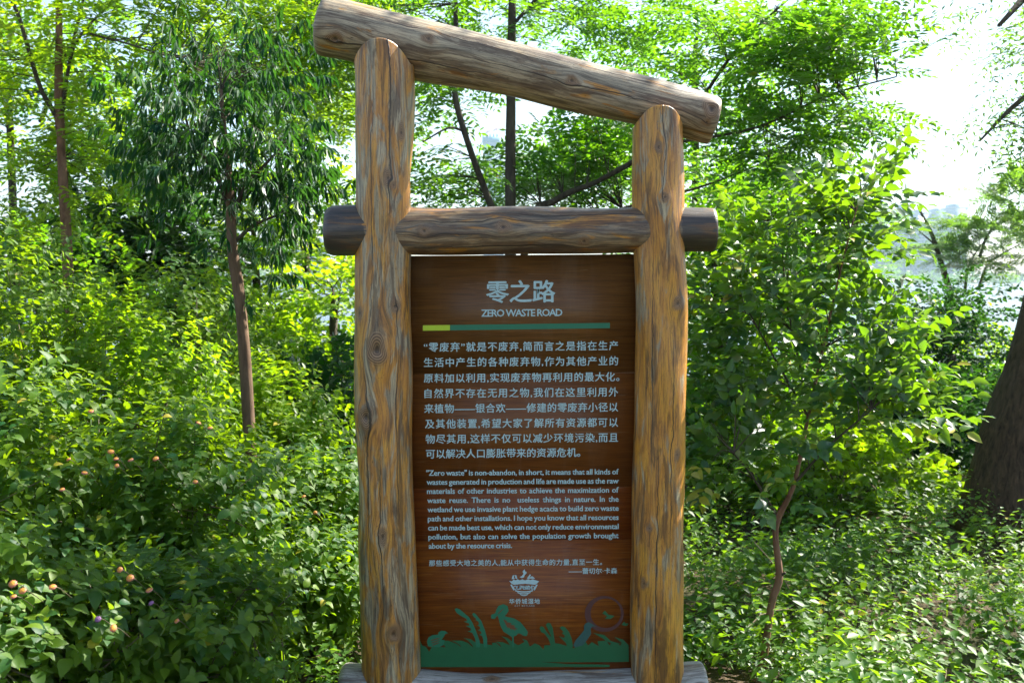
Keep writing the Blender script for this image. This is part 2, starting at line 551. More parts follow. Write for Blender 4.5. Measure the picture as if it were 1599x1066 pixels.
def skyscraper():
    d = 1000.0
    x0, x1 = pix(755, 436, d)[0], pix(779, 436, d)[0]
    xr = pix(787, 436, d)[0]
    zt = pix(755, 214, d)[2]
    zm = pix(755, 222, d)[2]
    root = empty('skyscraper', ((x0 + x1) / 2, d + 10, -1))
    tag(root, 'hazy unfinished skyscraper with two cranes on its teal top, framed by the sign posts', 'skyscraper')
    mb = MB().add(*box_arrays((x0, d, -1), (x1, d + 20, zm)))
    mb.add(*box_arrays((x1 + 0.01, d + 2, -1), (xr, d + 18, zm - 12)))
    mb.build('wall', MT_WALL, root)
    teal = simple_mat('teal_netting', (0.05, 0.22, 0.30), 0.7, nscale=0.1, namt=0.2, bstr=0)
    tp = MB().add(*box_arrays((x0 - 1, d - 1, zm + 0.01), (x1 + 1, d + 21, zt)))
    n = 5
    for k in range(n):
        bx = x0 - 1 + k * (x1 - x0 + 2) / n
        tp.add(*box_arrays((bx, d - 1, zt + 0.01), (bx + (x1 - x0) / n * 0.5, d + 21, zt + 3.0)))
    tp.build('netting', teal, root)
    win = MB()
    z = 4
    while z < zm - 4:
        for k in range(4):
            bx = x0 + 0.6 + k * (x1 - x0) / 4
            win.add(*box_arrays((bx, d - 0.4, z), (bx + 2.2, d - 0.003, z + 2.0)))
        z += 4
    win.build('window', MT_WIN, root, kind='stuff')
    cm = simple_mat('crane_red', (0.45, 0.12, 0.08), 0.6, nscale=0.3, bstr=0)
    for px, pyt, jl in ((762, 206, 4.0), (776, 202, 6.0)):
        c = MB()
        b = pix(px, 214, d + 8)
        t = pix(px, pyt, d + 8)
        tube(c, [b, t], [0.55, 0.55], 4)
        tube(c, [t + np.array([-jl * 0.5, 0, 0]), t + np.array([jl, 0, 1.0])], [0.7, 0.4], 4)
        tube(c, [t + np.array([0, 0, 2.5]), t + np.array([jl * 0.8, 0, 0.8])], [0.25, 0.25], 4)
        tube(c, [t, t + np.array([0, 0, 2.5])], [0.5, 0.3], 4)
        c.add(*box_arrays(t + np.array([-jl * 0.6, -1, -1.4]), t + np.array([-jl * 0.25, 1, -0.3])))
        c.build('crane', cm, root)


skyscraper()

# ------------------------------------------------------------------ the sign
DPOST = 3.70


def log(name, stations, depth, knots, mat, parent, dome=None, ends=(0.006, 0.006), seed=0, nu=112, step=0.009, amp=0.012, flat_ends=True):
    """stations: (px, py, radius in px) down the middle of the log; knots: (px, py, half width px, half height px)"""
    S = np.array([[*pix(px, py, depth), r * depth / F] for px, py, r in stations])
    length = np.sum(np.linalg.norm(np.diff(S[:, :3], axis=0), axis=1))
    n = int(length / step)
    P = spline(S, n)
    C, rad = P[:, :3], P[:, 3]
    seg = np.concatenate([[0], np.cumsum(np.linalg.norm(np.diff(C, axis=0), axis=1))])
    T = nrm(np.gradient(C, axis=0))
    front = np.array([0, -1.0, 0])
    B = nrm(front - (T @ front)[:, None] * T)          # towards the camera
    A = np.cross(T, B)                                 # sideways
    th = np.linspace(-math.pi, math.pi, nu, endpoint=False)
    U = th[None, :] * rad.mean() + 0 * seg[:, None]
    Vv = seg[:, None] + 0 * th[None, :]
    rr = rad[:, None] * np.ones(nu)
    rs = np.random.default_rng(seed + 100)
    for k in range(14):
        a_, b_ = rs.integers(1, 6), rs.uniform(1.5, 14)
        rr += amp * rad.mean() * 2.2 / (1 + 0.35 * k) * np.sin(a_ * th[None, :] + b_ * Vv + rs.uniform(0, 6.28))
    # hewn facets: slightly flattened strips along the log
    for k in range(4):
        c0, w0 = rs.uniform(-math.pi, math.pi), rs.uniform(0.25, 0.5)
        dth = np.abs((th[None, :] - c0 + 0.15 * np.sin(3 * Vv + k) + math.pi) % (2 * math.pi) - math.pi)
        rr -= rad.mean() * 0.035 * np.exp(-(dth / w0) ** 4)
    G0, G1 = U.copy(), Vv.copy()
    K, KR = np.zeros_like(U), np.ones_like(U) * 2
    for kn in knots:
        px, py, kw, kh = kn
        p = pix(px, py, depth)
        i = int(np.argmin(np.linalg.norm(C - p, axis=1)))
        off = float((p - C[i]) @ A[i]) / rad[i]
        th0 = math.asin(max(-0.97, min(0.97, off)))
        u0, v0 = th0 * rad.mean(), seg[i]
        # along = the log's own direction
        horiz = abs(T[i][0]) > 0.6
        wu, wv = (kh, kw) if horiz else (kw, kh)
        wu, wv = wu * depth / F, wv * depth / F
        du, dv = U - u0, Vv - v0
        q = np.sqrt((du / wu) ** 2 + (dv / wv) ** 2)
        q = q * (1 + 0.12 * np.sin(3 * np.arctan2(dv, du) + px))
        G0 -= du * 0.85 * np.exp(-(du / (wu * 1.9)) ** 2 - (dv / (wv * 2.0)) ** 2)
        k = np.clip((1.25 - q) / 0.35, 0, 1)
        KR = np.where(k > K, q, KR)
        K = np.maximum(K, k)
        rr += wu * 0.22 * np.exp(-(q / 1.5) ** 2) - wu * 0.32 * np.exp(-(q / 0.42) ** 2)
    # round over the sawn ends
    for e, sgn in ((0, 1), (1, -1)):
        dist = seg if e == 0 else seg[-1] - seg
        rb = ends[e]
        if rb > 0:
            f = np.clip(1 - dist / rb, 0, 1)
            rr -= (rb * 0.55 * (1 - np.sqrt(np.clip(1 - f ** 2, 0, 1))))[:, None]
    W = C[:, None, :] + rr[..., None] * (np.sin(th)[None, :, None] * A[:, None, :] + np.cos(th)[None, :, None] * B[:, None, :])
    if dome is not None:
        # the top of a post: cut to an arch as seen from the front
        ztop, drop, xh = dome
        cx = C[0][0]
        lim = ztop - drop * np.clip(np.abs((W[..., 0] - cx) / xh), 0, 1) ** 2.4
        W[..., 2] = np.minimum(W[..., 2], lim)
    Vs = W.reshape(-1, 3)
    i, j = np.meshgrid(np.arange(n - 1), np.arange(nu), indexing='ij')
    a = (i * nu + j).ravel()
    b = (i * nu + (j + 1) % nu).ravel()
    t = np.concatenate([np.stack([a, a + nu, b + nu], 1), np.stack([a, b + nu, b], 1)])
    Gg = np.stack([G0, G1, 0 * G0], -1).reshape(-1, 3)
    Kf, Krf = K.ravel(), KR.ravel()
    mb = MB()
    # end caps with their own concentric grain
    capv, capt, capg = [], [], []
    base = len(Vs)
    for e in (0, n - 1):
        ring = W[e]
        cen = ring.mean(0)
        nr = 6
        start = base + len(capv)
        for q in range(nr + 1):
            f = 1 - q / nr
            for jj in range(nu):
                capv.append(cen + (ring[jj] - cen) * f)
                capg.append((f * rad[e] * 1.2 + 0.3 + e, 0.02 * math.sin(th[jj]) + 0.3, 0))
        for q in range(nr):
            for jj in range(nu):
                a0, b0 = start + q * nu + jj, start + q * nu + (jj + 1) % nu
                if e == 0:
                    capt += [(a0, b0, b0 + nu), (a0, b0 + nu, a0 + nu)]
                else:
                    capt += [(a0, b0 + nu, b0), (a0, a0 + nu, b0 + nu)]
    allv = np.vstack([Vs, np.array(capv)])
    allt = np.vstack([t, np.array(capt)])
    allg = np.vstack([Gg, np.array(capg)])
    kk = np.concatenate([Kf, np.zeros(len(capv))])
    kr = np.concatenate([Krf, np.full(len(capv), 2.0)])
    mb.add(allv, allt)
    return mb.build(name, mat, parent, smooth=True, attrs={'grain': ('FLOAT_VECTOR', allg), 'knot': ('FLOAT', kk), 'knot_r': ('FLOAT', kr)})


sign = empty('wooden_signboard', (pix(815, 1000, DPOST)[0], DPOST, 0))
tag(sign, 'rustic log frame sign with brown lettered board titled ZERO WASTE ROAD before the shrubs', 'sign')

mL = wood_log_mat('left_post_wood', orange=0.62, dark_amt=0.75, seed=1.3, cracks=((-0.034, -0.2, 0.62, 0.0046), (0.03, 0.15, 1.1, 0.0022), (-0.06, 0.9, 1.7, 0.003), (0.052, 1.0, 1.9, 0.0035), (0.005, 1.35, 2.2, 0.002)))
mR = wood_log_mat('right_post_wood', orange=0.85, dark_amt=0.75, seed=4.1, cracks=((-0.004, -0.2, 0.35, 0.003), (0.045, 0.5, 1.3, 0.0025), (-0.03, 0.8, 1.6, 0.003), (0.02, 1.2, 2.1, 0.0028)))
mT = wood_log_mat('top_log_wood', orange=0.16, dark_amt=0.95, seed=7.7, grey=(0.22, 0.185, 0.13), pale=(0.47, 0.39, 0.26), cracks=((-0.045, 0.05, 1.0, 0.0026), (0.012, 0.5, 1.5, 0.0024), (0.055, 0.0, 0.7, 0.003), (-0.07, 0.7, 1.5, 0.003)), rough=0.5)
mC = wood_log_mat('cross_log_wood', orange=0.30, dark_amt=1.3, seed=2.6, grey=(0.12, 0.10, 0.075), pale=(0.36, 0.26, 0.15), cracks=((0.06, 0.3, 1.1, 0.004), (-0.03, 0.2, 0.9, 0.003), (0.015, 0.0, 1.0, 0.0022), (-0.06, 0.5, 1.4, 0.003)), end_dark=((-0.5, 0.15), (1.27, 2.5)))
mB = wood_log_mat('bottom_rail_wood', orange=0.02, dark_amt=0.35, seed=9.2, grey=(0.24, 0.23, 0.21), pale=(0.42, 0.41, 0.38), cracks=((-0.04, 0.2, 1.2, 0.003),), rough=0.6)

lp = log('post', [(597, 66, 43), (600, 130, 44), (600, 220, 44.5), (599, 320, 43.5), (598, 450, 43), (599, 560, 44), (601, 700, 44), (604, 850, 45), (610, 1000, 45), (614, 1100, 46), (617, 1180, 47)], DPOST,
    [(594, 545, 15, 24), (577, 646, 13, 17), (622, 476, 8, 9), (566, 486, 6, 11), (603, 824, 7, 14), (620, 976, 11, 14), (566, 178, 5, 8), (631, 213, 6, 14), (611, 283, 7, 13), (620, 292, 5, 6)],
    mL, sign, dome=(pix(600, 69, DPOST)[2], 0.075, 44 * DPOST / F), ends=(0.02, 0), seed=1)
lp['label'] = 'left post with two large swirling knots'
rp = log('post', [(1028, 166, 38), (1029, 230, 40), (1030, 320, 40.5), (1033, 450, 41), (1032, 600, 42), (1029, 800, 42.5), (1026, 1000, 42.5), (1025, 1100, 43), (1024, 1180, 44)], DPOST,
    [(1023, 236, 6, 9), (1032, 312, 6, 7), (1052, 471, 8, 10), (1052, 706, 5, 8), (1009, 816, 5, 6), (1001, 900, 6, 8)],
    mR, sign, dome=(pix(1028, 170, DPOST)[2], 0.075, 40 * DPOST / F), ends=(0.02, 0), seed=2)
rp['label'] = 'right post with orange flaking varnish'
DTOP = 3.765
tb = log('top_log', [(499, 40, 46), (560, 52, 45), (640, 74, 46), (760, 100, 42.5), (900, 134, 39), (1020, 163, 38), (1100, 183, 37), (1117, 187, 36)], DTOP,
    [(675, 72, 10, 7), (782, 68, 8, 5), (893, 134, 11, 8), (1104, 175, 14, 16), (530, 70, 14, 9), (1096, 196, 7, 6)],
    mT, sign, ends=(0.03, 0.015), seed=3, nu=128)
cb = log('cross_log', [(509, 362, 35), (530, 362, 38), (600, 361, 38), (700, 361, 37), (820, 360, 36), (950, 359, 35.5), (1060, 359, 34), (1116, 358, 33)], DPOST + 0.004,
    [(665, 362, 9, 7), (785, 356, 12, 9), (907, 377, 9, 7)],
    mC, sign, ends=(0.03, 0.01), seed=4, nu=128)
br = log('bottom_rail', [(531, 1070, 39), (700, 1083, 38), (850, 1082, 37), (1000, 1078, 37), (1102, 1066, 37)], DPOST + 0.006,
    [(768, 1052, 12, 7), (1085, 1058, 6, 6)],
    mB, sign, ends=(0.03, 0.015), seed=5, nu=128)

# --- the board: a veneered panel of four wide boards
DPAN = 3.715


def SP(px, py, off=0.0):
    return pix(px, py, DPAN - off)


def board_mat(name, c1, c2, c3, seed, c_l=None):
    s = NT(name)
    tc = s.node('ShaderNodeTexCoord').outputs['Object']
    v = s.mapping(tc, (3.4, 1, 62), (seed, 0, seed * 2))
    n1 = s.noise(v, 1.0, 6, 0.62, 1.0)
    n2 = s.noise(s.mapping(tc, (7, 1, 330), (seed, 0, 0)), 1.0, 4, 0.65, 0.3)
    n3 = s.noise(s.mapping(tc, (1.6, 1, 7), (seed * 3, 0, 2)), 1.0, 3, 0.5, 0.4)
    c = s.ramp(n1, [(0.28, c1), (0.5, c2), (0.72, c3)])
    c = s.mix(s.ramp(n3, [(0.4, 0.0), (0.7, 0.5)]), c, c2)
    c = s.mix(s.ramp(n2, [(0.35, 0.6), (0.52, 0.0)]), c, tuple(x * 0.35 for x in c1))
    dust = s.noise(s.mapping(tc, (9, 1, 2.2), (seed, 0, 5)), 1.0, 6, 0.7, 0.5)
    c = s.mix(s.ramp(dust, [(0.52, 0.0), (0.75, 0.13)]), c, (0.30, 0.26, 0.20))
    scr = s.noise(s.mapping(tc, (5, 1, 160), (seed, 0, 8)), 1.0, 2, 0.5, 1.5)
    c = s.mix(s.ramp(scr, [(0.66, 0.0), (0.70, 0.22)]), c, (0.34, 0.24, 0.15))
    return s.finish(c, 0.42, n2, 0.10, 0.0006, spec=0.3, coat=0.06, coat_rough=0.2)


def quad_prism(mb, corners, y0, y1, var=0.5):
    """corners = four (x, z), front face at y0, back at y1"""
    v = [(x, y0, z) for x, z in corners] + [(x, y1, z) for x, z in corners]
    t = [(0, 1, 2), (0, 2, 3), (4, 6, 5), (4, 7, 6), (0, 4, 5), (0, 5, 1), (1, 5, 6), (1, 6, 2), (2, 6, 7), (2, 7, 3), (3, 7, 4), (3, 4, 0)]
    mb.add(v, t, var)


panel_back = MB()
c4 = [SP(634, 1062), SP(1000, 1056), SP(1002, 397.3), SP(632, 400.3)]
quad_prism(panel_back, [(p[0], p[2]) for p in c4], DPAN + 0.004, DPAN + 0.028)
panel = panel_back.build('panel', simple_mat('panel_core', (0.10, 0.055, 0.03), 0.7), sign)
seams = [398.0, 583.0, 761.0, 843.0, 1060.0]
bm_ = [board_mat('board_veneer_dull', (0.088, 0.035, 0.008), (0.140, 0.058, 0.012), (0.19, 0.082, 0.017), 1.0),
       board_mat('board_veneer_brown', (0.100, 0.031, 0.006), (0.160, 0.052, 0.008), (0.21, 0.074, 0.012), 5.0),
       board_mat('board_veneer_red', (0.110, 0.023, 0.004), (0.190, 0.047, 0.006), (0.25, 0.076, 0.009), 9.0),
       board_mat('board_veneer_amber', (0.095, 0.019, 0.004), (0.205, 0.056, 0.006), (0.31, 0.110, 0.011), 13.0)]
for k in range(4):
    ya, yb = seams[k], seams[k + 1]
    g = 0.14
    top = lambda x, y: y + 1.5 - 3.0 * (x - 634) / 366.0
    cc = [SP(634, top(634, yb) - g), SP(1002, top(1002, yb) - g), SP(1002, top(1002, ya) + g), SP(634, top(634, ya) + g)]
    mb = MB()
    quad_prism(mb, [(p[0], p[2]) for p in cc], DPAN, DPAN + 0.005)
    mb.build('board', bm_[k], panel)

m_print = simple_mat('pale_blue_print', (0.40, 0.58, 0.60), 0.5, nscale=60, namt=0.25, bstr=0.0)
m_lime = simple_mat('lime_print', (0.42, 0.60, 0.02), 0.5, nscale=60, namt=0.1, bstr=0.0)
m_green = simple_mat('green_print', (0.002, 0.11, 0.038), 0.45, nscale=25, namt=0.15, bstr=0.0)
m_bluegreen = simple_mat('bluish_green_print', (0.004, 0.15, 0.075), 0.45, nscale=25, namt=0.15, bstr=0.0)
m_teal = simple_mat('dark_teal_print', (0.02, 0.095, 0.085), 0.45, nscale=60, namt=0.4, bstr=0.0)
m_plum = simple_mat('plum_print', (0.075, 0.024, 0.024), 0.5, nscale=40, namt=0.3, bstr=0.0)
m_cut = simple_mat('brown_cut_print', (0.15, 0.045, 0.012), 0.5, nscale=40, namt=0.3, bstr=0.0)


def text_mesh(body, size, sp=1.0, sw=1.0, offset=0.0, res=2):
    cu = bpy.data.curves.new('text', 'FONT')
    cu.body = body
    cu.size = size
    cu.space_character = sp
    cu.space_word = sw
    cu.offset = offset
    cu.resolution_u = res
    ob = bpy.data.objects.new('text', cu)
    COL.objects.link(ob)
    dg = bpy.context.evaluated_depsgraph_get()
    me = bpy.data.meshes.new_from_object(ob.evaluated_get(dg))
    bpy.data.objects.remove(ob)
    bpy.data.curves.remove(cu)
    return me


def tm_arrays(me):
    v = np.empty(len(me.vertices) * 3)
    me.vertices.foreach_get('co', v)
    v = v.reshape(-1, 3)
    me.calc_loop_triangles()
    t = np.empty(len(me.loop_triangles) * 3, dtype=np.int32)
    me.loop_triangles.foreach_get('vertices', t)
    return v, t.reshape(-1, 3)


PX = DPAN / F           # metres per photo pixel on the board


def text_line(name, body, xl, xr, yl, yr, size_px, mode='char', bold=0.02, mat=None, off=0.0012, parent=None, xstretch=None, ycen=None):
    """one printed line from pixel (xl, yl) to (xr, yr) along its baseline"""
    mat = mat or m_print
    size = size_px * PX
    L = SP(xl, yl, off)
    Rr = SP(xr, yr, off)
    want = np.linalg.norm(Rr - L)
    kw = dict(res=3 if size_px > 20 else 2)
    def width(sp, sw):
        v, _ = tm_arrays(text_mesh(body, size, sp, sw, **kw))
        return v[:, 0].max() - v[:, 0].min()
    sp = sw = 1.0
    if mode != 'stretch' and len(body) > 1:
        w1 = width(1, 1)
        if mode == 'char':
            w2 = width(1.3, 1)
            sp = 1 + (want - w1) / (w2 - w1) * 0.3
        else:
            w2 = width(1, 1.5)
            sw = 1 + (want - w1) / (w2 - w1) * 0.5
            if sw < 0.7:
                sw = 0.75
                w1, w2 = width(1, sw), width(1.3, sw)
                sp = 1 + (want - w1) / (w2 - w1) * 0.3
    v, t = tm_arrays(text_mesh(body, size, sp, sw, **kw))
    v = v.copy()
    x0, x1 = v[:, 0].min(), v[:, 0].max()
    f = want / (x1 - x0)
    ex = (Rr - L) / want
    ez = np.array([0, 0, 1.0])
    zz = v[:, 1]
    W = L[None, :] + (v[:, 0:1] - x0) * f * ex[None, :] + zz[:, None] * ez[None, :]
    W[:, 1] = DPAN - off
    mb = MB()
    bw = bold * size * 0.9
    for q, (dx, dz) in enumerate(((0, 0), (bw, 0), (-bw, 0), (0, bw * 0.7), (0, -bw * 0.7))):
        mb.add(W + np.array([dx, -0.00006 * q, dz]), t)
    o = mb.build(name, mat, parent or panel)
    return o


text_line('title_lettering', '零之路', 759.6, 866.6, 469.5, 468.6, 37, bold=0.022)
text_line('subtitle_lettering', 'ZERO WASTE ROAD', 751.8, 877.9, 494.2, 493.0, 15.6, bold=0.022)
zh = ['“零废弃”就是不废弃，简而言之是指在生产',
      '生活中产生的各种废弃物，作为其他产业的',
      '原料加以利用，实现废弃物再利用的最大化。',
      '自然界不存在无用之物，我们在这里利用外',
      '来植物——银合欢——修建的零废弃小径以',
      '及其他装置，希望大家了解所有资源都可以',
      '物尽其用，这样不仅可以减少环境污染，而且',
      '可以解决人口膨胀带来的资源危机。']
ZL = [(662, 965, 541.6), (662, 965, 565.4), (662, 967, 590.0), (663, 965, 613.8), (662.5, 965, 637.4), (664, 965, 661.2), (664.8, 965, 684.8), (665.3, 906, 708.0)]
for b, (xl, xr, yc) in zip(zh, ZL):
    text_line('chinese_text_line', b.replace('，', ','), xl, xr, yc + 6.2, yc + 3.6, 15.6, bold=0.02)
en = ['"Zero waste" is non-abandon, in short, it means that all kinds of',
      'wastes generated in production and life are made use as the raw',
      'materials of other industries to achieve the maximization of',
      'waste reuse. There is no  useless things in nature. In the',
      'wetland we use invasive plant hedge acacia to build zero waste',
      'path and other installations. I hope you know that all resources',
      'can be made best use, which can not only reduce environmental',
      'pollution, but also can solve the population growth brought',
      'about by the resource crisis.']
for k, b in enumerate(en):
    yb = 742.2 + k * 14.22
    xl = 666.0 + k * 0.45
    xr = 965.8 if k < 8 else 799.5
    text_line('english_text_line', b, xl, xr, yb, yb - (2.2 if k < 8 else 1.0), 12.3, mode='word', bold=0.028)
text_line('quotation_text', '那些感受大地之美的人,能从中获得生命的力量,直至一生。', 670, 940, 882.6, 880.8, 10.6, bold=0.02)
text_line('signature_text', '——蕾切尔·卡森', 888, 963.6, 894.8, 894.3, 10.4, bold=0.02)


def poly(mb, pts, off, ox=650.0, oy=860.0, sc=0.21263):
    """flat printed shape; pts in the pixel grid of an enlargement of the board"""
    P = [SP(ox + x * sc, oy + y * sc, off) for x, y in pts]
    P = [np.array([p[0], DPAN - off, p[2]]) for p in P]
    tris = tessellate_polygon([[Vector((p[0], p[2], 0)) for p in P]])
    out = []
    for a, b, c in tris:
        u, w = P[b] - P[a], P[c] - P[a]
        if u[0] * w[2] - u[2] * w[0] < 0: b, c = c, b
        out.append((a, b, c))
    mb.add(P, out)


# coloured bar under the title
mb = MB(); poly(mb, [(72, 312), (222, 310), (222, 340), (72, 342)], 0.001, 640, 420, 0.2815)
mb.build('lime_bar', m_lime, panel)
mb = MB(); poly(mb, [(222.6, 310), (1110, 298), (1110, 328), (222.6, 340)], 0.001, 640, 420, 0.2815)
mb.build('green_bar', m_bluegreen, panel)

# green wetland silhouettes along the foot of the board
mb = MB()
rs = random.Random(3)
top = [(8, 600), (25, 650), (45, 690), (70, 700), (95, 738), (112, 702), (150, 698), (215, 706), (205, 690), (190, 660), (235, 655), (300, 680), (330, 705), (322, 690), (290, 668), (255, 655),
       (330, 655), (380, 672), (415, 705), (412, 690), (380, 655), (345, 635), (400, 645), (440, 672), (500, 680), (560, 690), (555, 672), (585, 670), (625, 705), (615, 685), (580, 662), (640, 668),
       (690, 690), (660, 650), (622, 622), (670, 635), (710, 668), (750, 690), (795, 665), (775, 640), (815, 655), (835, 700), (870, 675), (905, 690), (935, 722), (940, 690), (985, 690), (1010, 672),
       (1060, 680), (1120, 700), (1160, 712), (1175, 690), (1240, 660), (1262, 692), (1290, 665), (1340, 696), (1330, 660), (1395, 655), (1420, 690), (1440, 660), (1500, 692), (1510, 672), (1450, 628),
       (1520, 648), (1560, 690), (1562, 812), (1100, 815), (915, 812), (1100, 826), (1420, 832), (1420, 850), (20, 850)]
poly(mb, top, 0.0010)
mb.build('painted_grass', m_green, panel)
mb = MB()
poly(mb, [(78, 660), (90, 632), (120, 615), (160, 612), (162, 596), (185, 582), (212, 585), (235, 602), (212, 607), (205, 625), (185, 650), (210, 650), (200, 690), (165, 704), (120, 704), (85, 695)], 0.0014)
cut = MB()
for q in range(3):
    y0 = 640 + q * 17
    poly(cut, [(105 + q * 6, y0 + 14), (150, y0 - 2), (182 - q * 3, y0 - 6), (152, y0 + 6), (110 + q * 6, y0 + 19)], 0.0018)
mb.build('painted_small_bird', m_bluegreen, panel)
reed = MB()
poly(reed, [(280, 425), (297, 417), (322, 427), (385, 482), (412, 522), (442, 592), (467, 662), (467, 705), (440, 705), (432, 640), (412, 600), (374, 586), (402, 582), (400, 566), (360, 546), (390, 546), (386, 530), (346, 516), (374, 512), (368, 496), (335, 478), (298, 455)], 0.0014)
poly(reed, [(410, 462), (420, 450), (436, 460), (478, 512), (506, 582), (521, 642), (521, 705), (496, 705), (490, 642), (482, 622), (462, 612), (480, 602), (474, 588), (452, 580), (470, 570), (466, 553), (446, 545), (462, 536), (455, 515), (434, 505), (440, 495), (420, 480)], 0.0014)
reed.build('painted_reed', m_bluegreen, panel)
her = MB()
poly(her, [(588, 428), (604, 400), (640, 388), (672, 402), (679, 436), (664, 462), (648, 476), (720, 493), (765, 520), (800, 562), (820, 592), (814, 622), (790, 622), (762, 604), (745, 604), (735, 620), (716, 625), (718, 705), (704, 705), (704, 632), (676, 612), (640, 590), (617, 545), (604, 495), (596, 470), (576, 497), (548, 494), (550, 466), (580, 455)], 0.0014)
her.build('painted_heron', m_bluegreen, panel)
poly(cut, [(638, 500), (668, 512), (662, 520), (700, 528), (692, 537), (728, 548), (716, 556), (748, 572), (722, 572), (730, 584), (700, 568), (704, 582), (678, 556), (676, 568), (656, 536), (652, 524)], 0.0018)
poly(cut, [(600, 455), (638, 420), (640, 424), (604, 462)], 0.0018)
cut.build('painted_feather_lines', m_cut, panel)
cat = MB()
for pts in ([(905, 562), (915, 550), (935, 555), (958, 592), (1002, 642), (1018, 705), (992, 705), (970, 642), (940, 604), (915, 592)],
            [(950, 538), (965, 524), (985, 528), (1002, 560), (1012, 622), (1024, 705), (1003, 705), (990, 622), (965, 570)],
            ):
    poly(cat, pts, 0.0014 + 0.0003 * (len(pts) % 2))
cat.build('painted_cattail', m_green, panel)
cat = MB()
poly(cat, [(1052, 562), (1070, 550), (1092, 556), (1122, 592), (1142, 642), (1152, 705), (1110, 705), (1098, 672), (1045, 622), (1085, 636), (1092, 620), (1066, 600), (1082, 592)], 0.0014)
cat.build('painted_leaf', m_green, panel)
cat = MB()
poly(cat, [(1296, 598), (1380, 614), (1432, 660), (1510, 680), (1452, 684), (1400, 662), (1370, 640)], 0.0014)
cat.build('painted_leaf', m_green, panel)
bd = MB()
poly(bd, [(1232, 545), (1245, 528), (1268, 520), (1290, 532), (1325, 556), (1290, 552), (1282, 575), (1285, 605), (1262, 640), (1225, 690), (1165, 706), (1152, 690), (1168, 655), (1205, 612), (1232, 580)], 0.0014)
bd.build('painted_dark_bird', m_teal, panel)
fl = MB()
poly(fl, [(1366, 455), (1385, 435), (1412, 466), (1457, 474), (1428, 497), (1384, 494), (1402, 478)], 0.0016)
poly(fl, [(1506, 537), (1530, 515), (1536, 530), (1562, 528), (1545, 549), (1520, 545)], 0.0016)
fl.build('painted_butterfly', m_green, panel)
ring = MB()
n = 48
pts = []
for k in range(n + 1):
    a = 2 * math.pi * k / n + 2.6
    pts.append((1380 + 143 * math.cos(a), 460 + 132 * math.sin(a)))
inn = []
for k in range(n + 1):
    a = 2 * math.pi * k / n + 2.6
    inn.append((1392 + 112 * math.cos(a), 455 + 108 * math.sin(a)))
for k in range(n):
    poly(ring, [pts[k], pts[k + 1], inn[k + 1], inn[k]], 0.0010)
ring.build('painted_moon', m_plum, panel)
# emblem: a woven bowl carrying a bird and reeds
lg = MB()
poly(lg, [(682, 216), (700, 222), (716, 208), (730, 214), (745, 205), (760, 214), (778, 206), (800, 214), (820, 205), (838, 212), (856, 206), (880, 214), (902, 220), (888, 236), (872, 246), (800, 238), (715, 246), (698, 236)], 0.0012)
poly(lg, [(758, 190), (775, 182), (788, 165), (780, 150), (795, 132), (800, 148), (812, 152), (808, 165), (798, 172), (792, 190), (775, 198)], 0.0012)
poly(lg, [(700, 205), (708, 178), (722, 176), (716, 190), (724, 204)], 0.0012)
poly(lg, [(728, 200), (724, 174), (736, 178), (742, 204)], 0.0012)
poly(lg, [(812, 200), (835, 168), (842, 175), (832, 196), (850, 182), (872, 200), (856, 203), (840, 200), (826, 204)], 0.0012)
for (y, hw, th_) in ((288, 66, 9), (303, 48, 7), (316, 30, 6)):
    up = [(791 + hw * q / 6, y + 10 * (1 - (q / 6) ** 2) - 4) for q in range(-6, 7)]
    dn = [(x, yy + th_) for x, yy in reversed(up)]
    poly(lg, up + dn, 0.0012)
poly(lg, [(690, 246), (702, 243), (722, 284), (714, 288)], 0.0012)
poly(lg, [(892, 246), (880, 243), (862, 284), (870, 288)], 0.0012)
lg.build('emblem', m_print, panel)
LX = lambda x: 650 + x * 0.21263
LY = lambda y: 860 + y * 0.21263
text_line('emblem_lettering', 'OCT WETLAND', LX(712), LX(870), LY(281), LY(280), 9.0, mode='char', bold=0.03)
text_line('emblem_name', '华侨城湿地', LX(683), LX(907), LY(384), LY(383), 9.2, bold=0.025)
text_line('emblem_caption', 'OCT WETLAND', LX(722), LX(868), LY(406), LY(405), 3.0, bold=0.02)


# ------------------------------------------------------------------ foliage
# leaf templates: blade along +Y (length 1), upper face +Z
T_LEAFLET = (np.array([(0, 0, 0), (-0.19, 0.42, 0.05), (0, 1.0, -0.06), (0.19, 0.42, 0.05)]), np.array([(0, 2, 1), (0, 3, 2)]))
T_HERB = (np.array([(0, 0, 0), (-0.30, 0.42, 0.07), (0, 1.0, -0.10), (0.30, 0.42, 0.07)]), np.array([(0, 2, 1), (0, 3, 2)]))
T_OVATE = (np.array([(0, 0, 0), (-0.27, 0.26, 0.05), (-0.24, 0.62, 0.03), (0, 1.0, -0.16), (0.24, 0.62, 0.03), (0.27, 0.26, 0.05), (0, 0.48, -0.03)]),
           np.array([(0, 6, 1), (1, 6, 2), (2, 6, 3), (6, 4, 3), (6, 5, 4), (0, 5, 6)]))
T_LANCE = (np.array([(0, 0, 0), (-0.11, 0.30, 0.03), (-0.09, 0.68, -0.05), (0, 1.0, -0.22), (0.09, 0.68, -0.05), (0.11, 0.30, 0.03), (0, 0.48, -0.03)]), T_OVATE[1])
T_FINE = (np.array([(0, 0, 0), (-0.13, 0.5, 0.02), (0, 1.0, -0.05), (0.13, 0.5, 0.02)]), np.array([(0, 2, 1), (0, 3, 2)]))


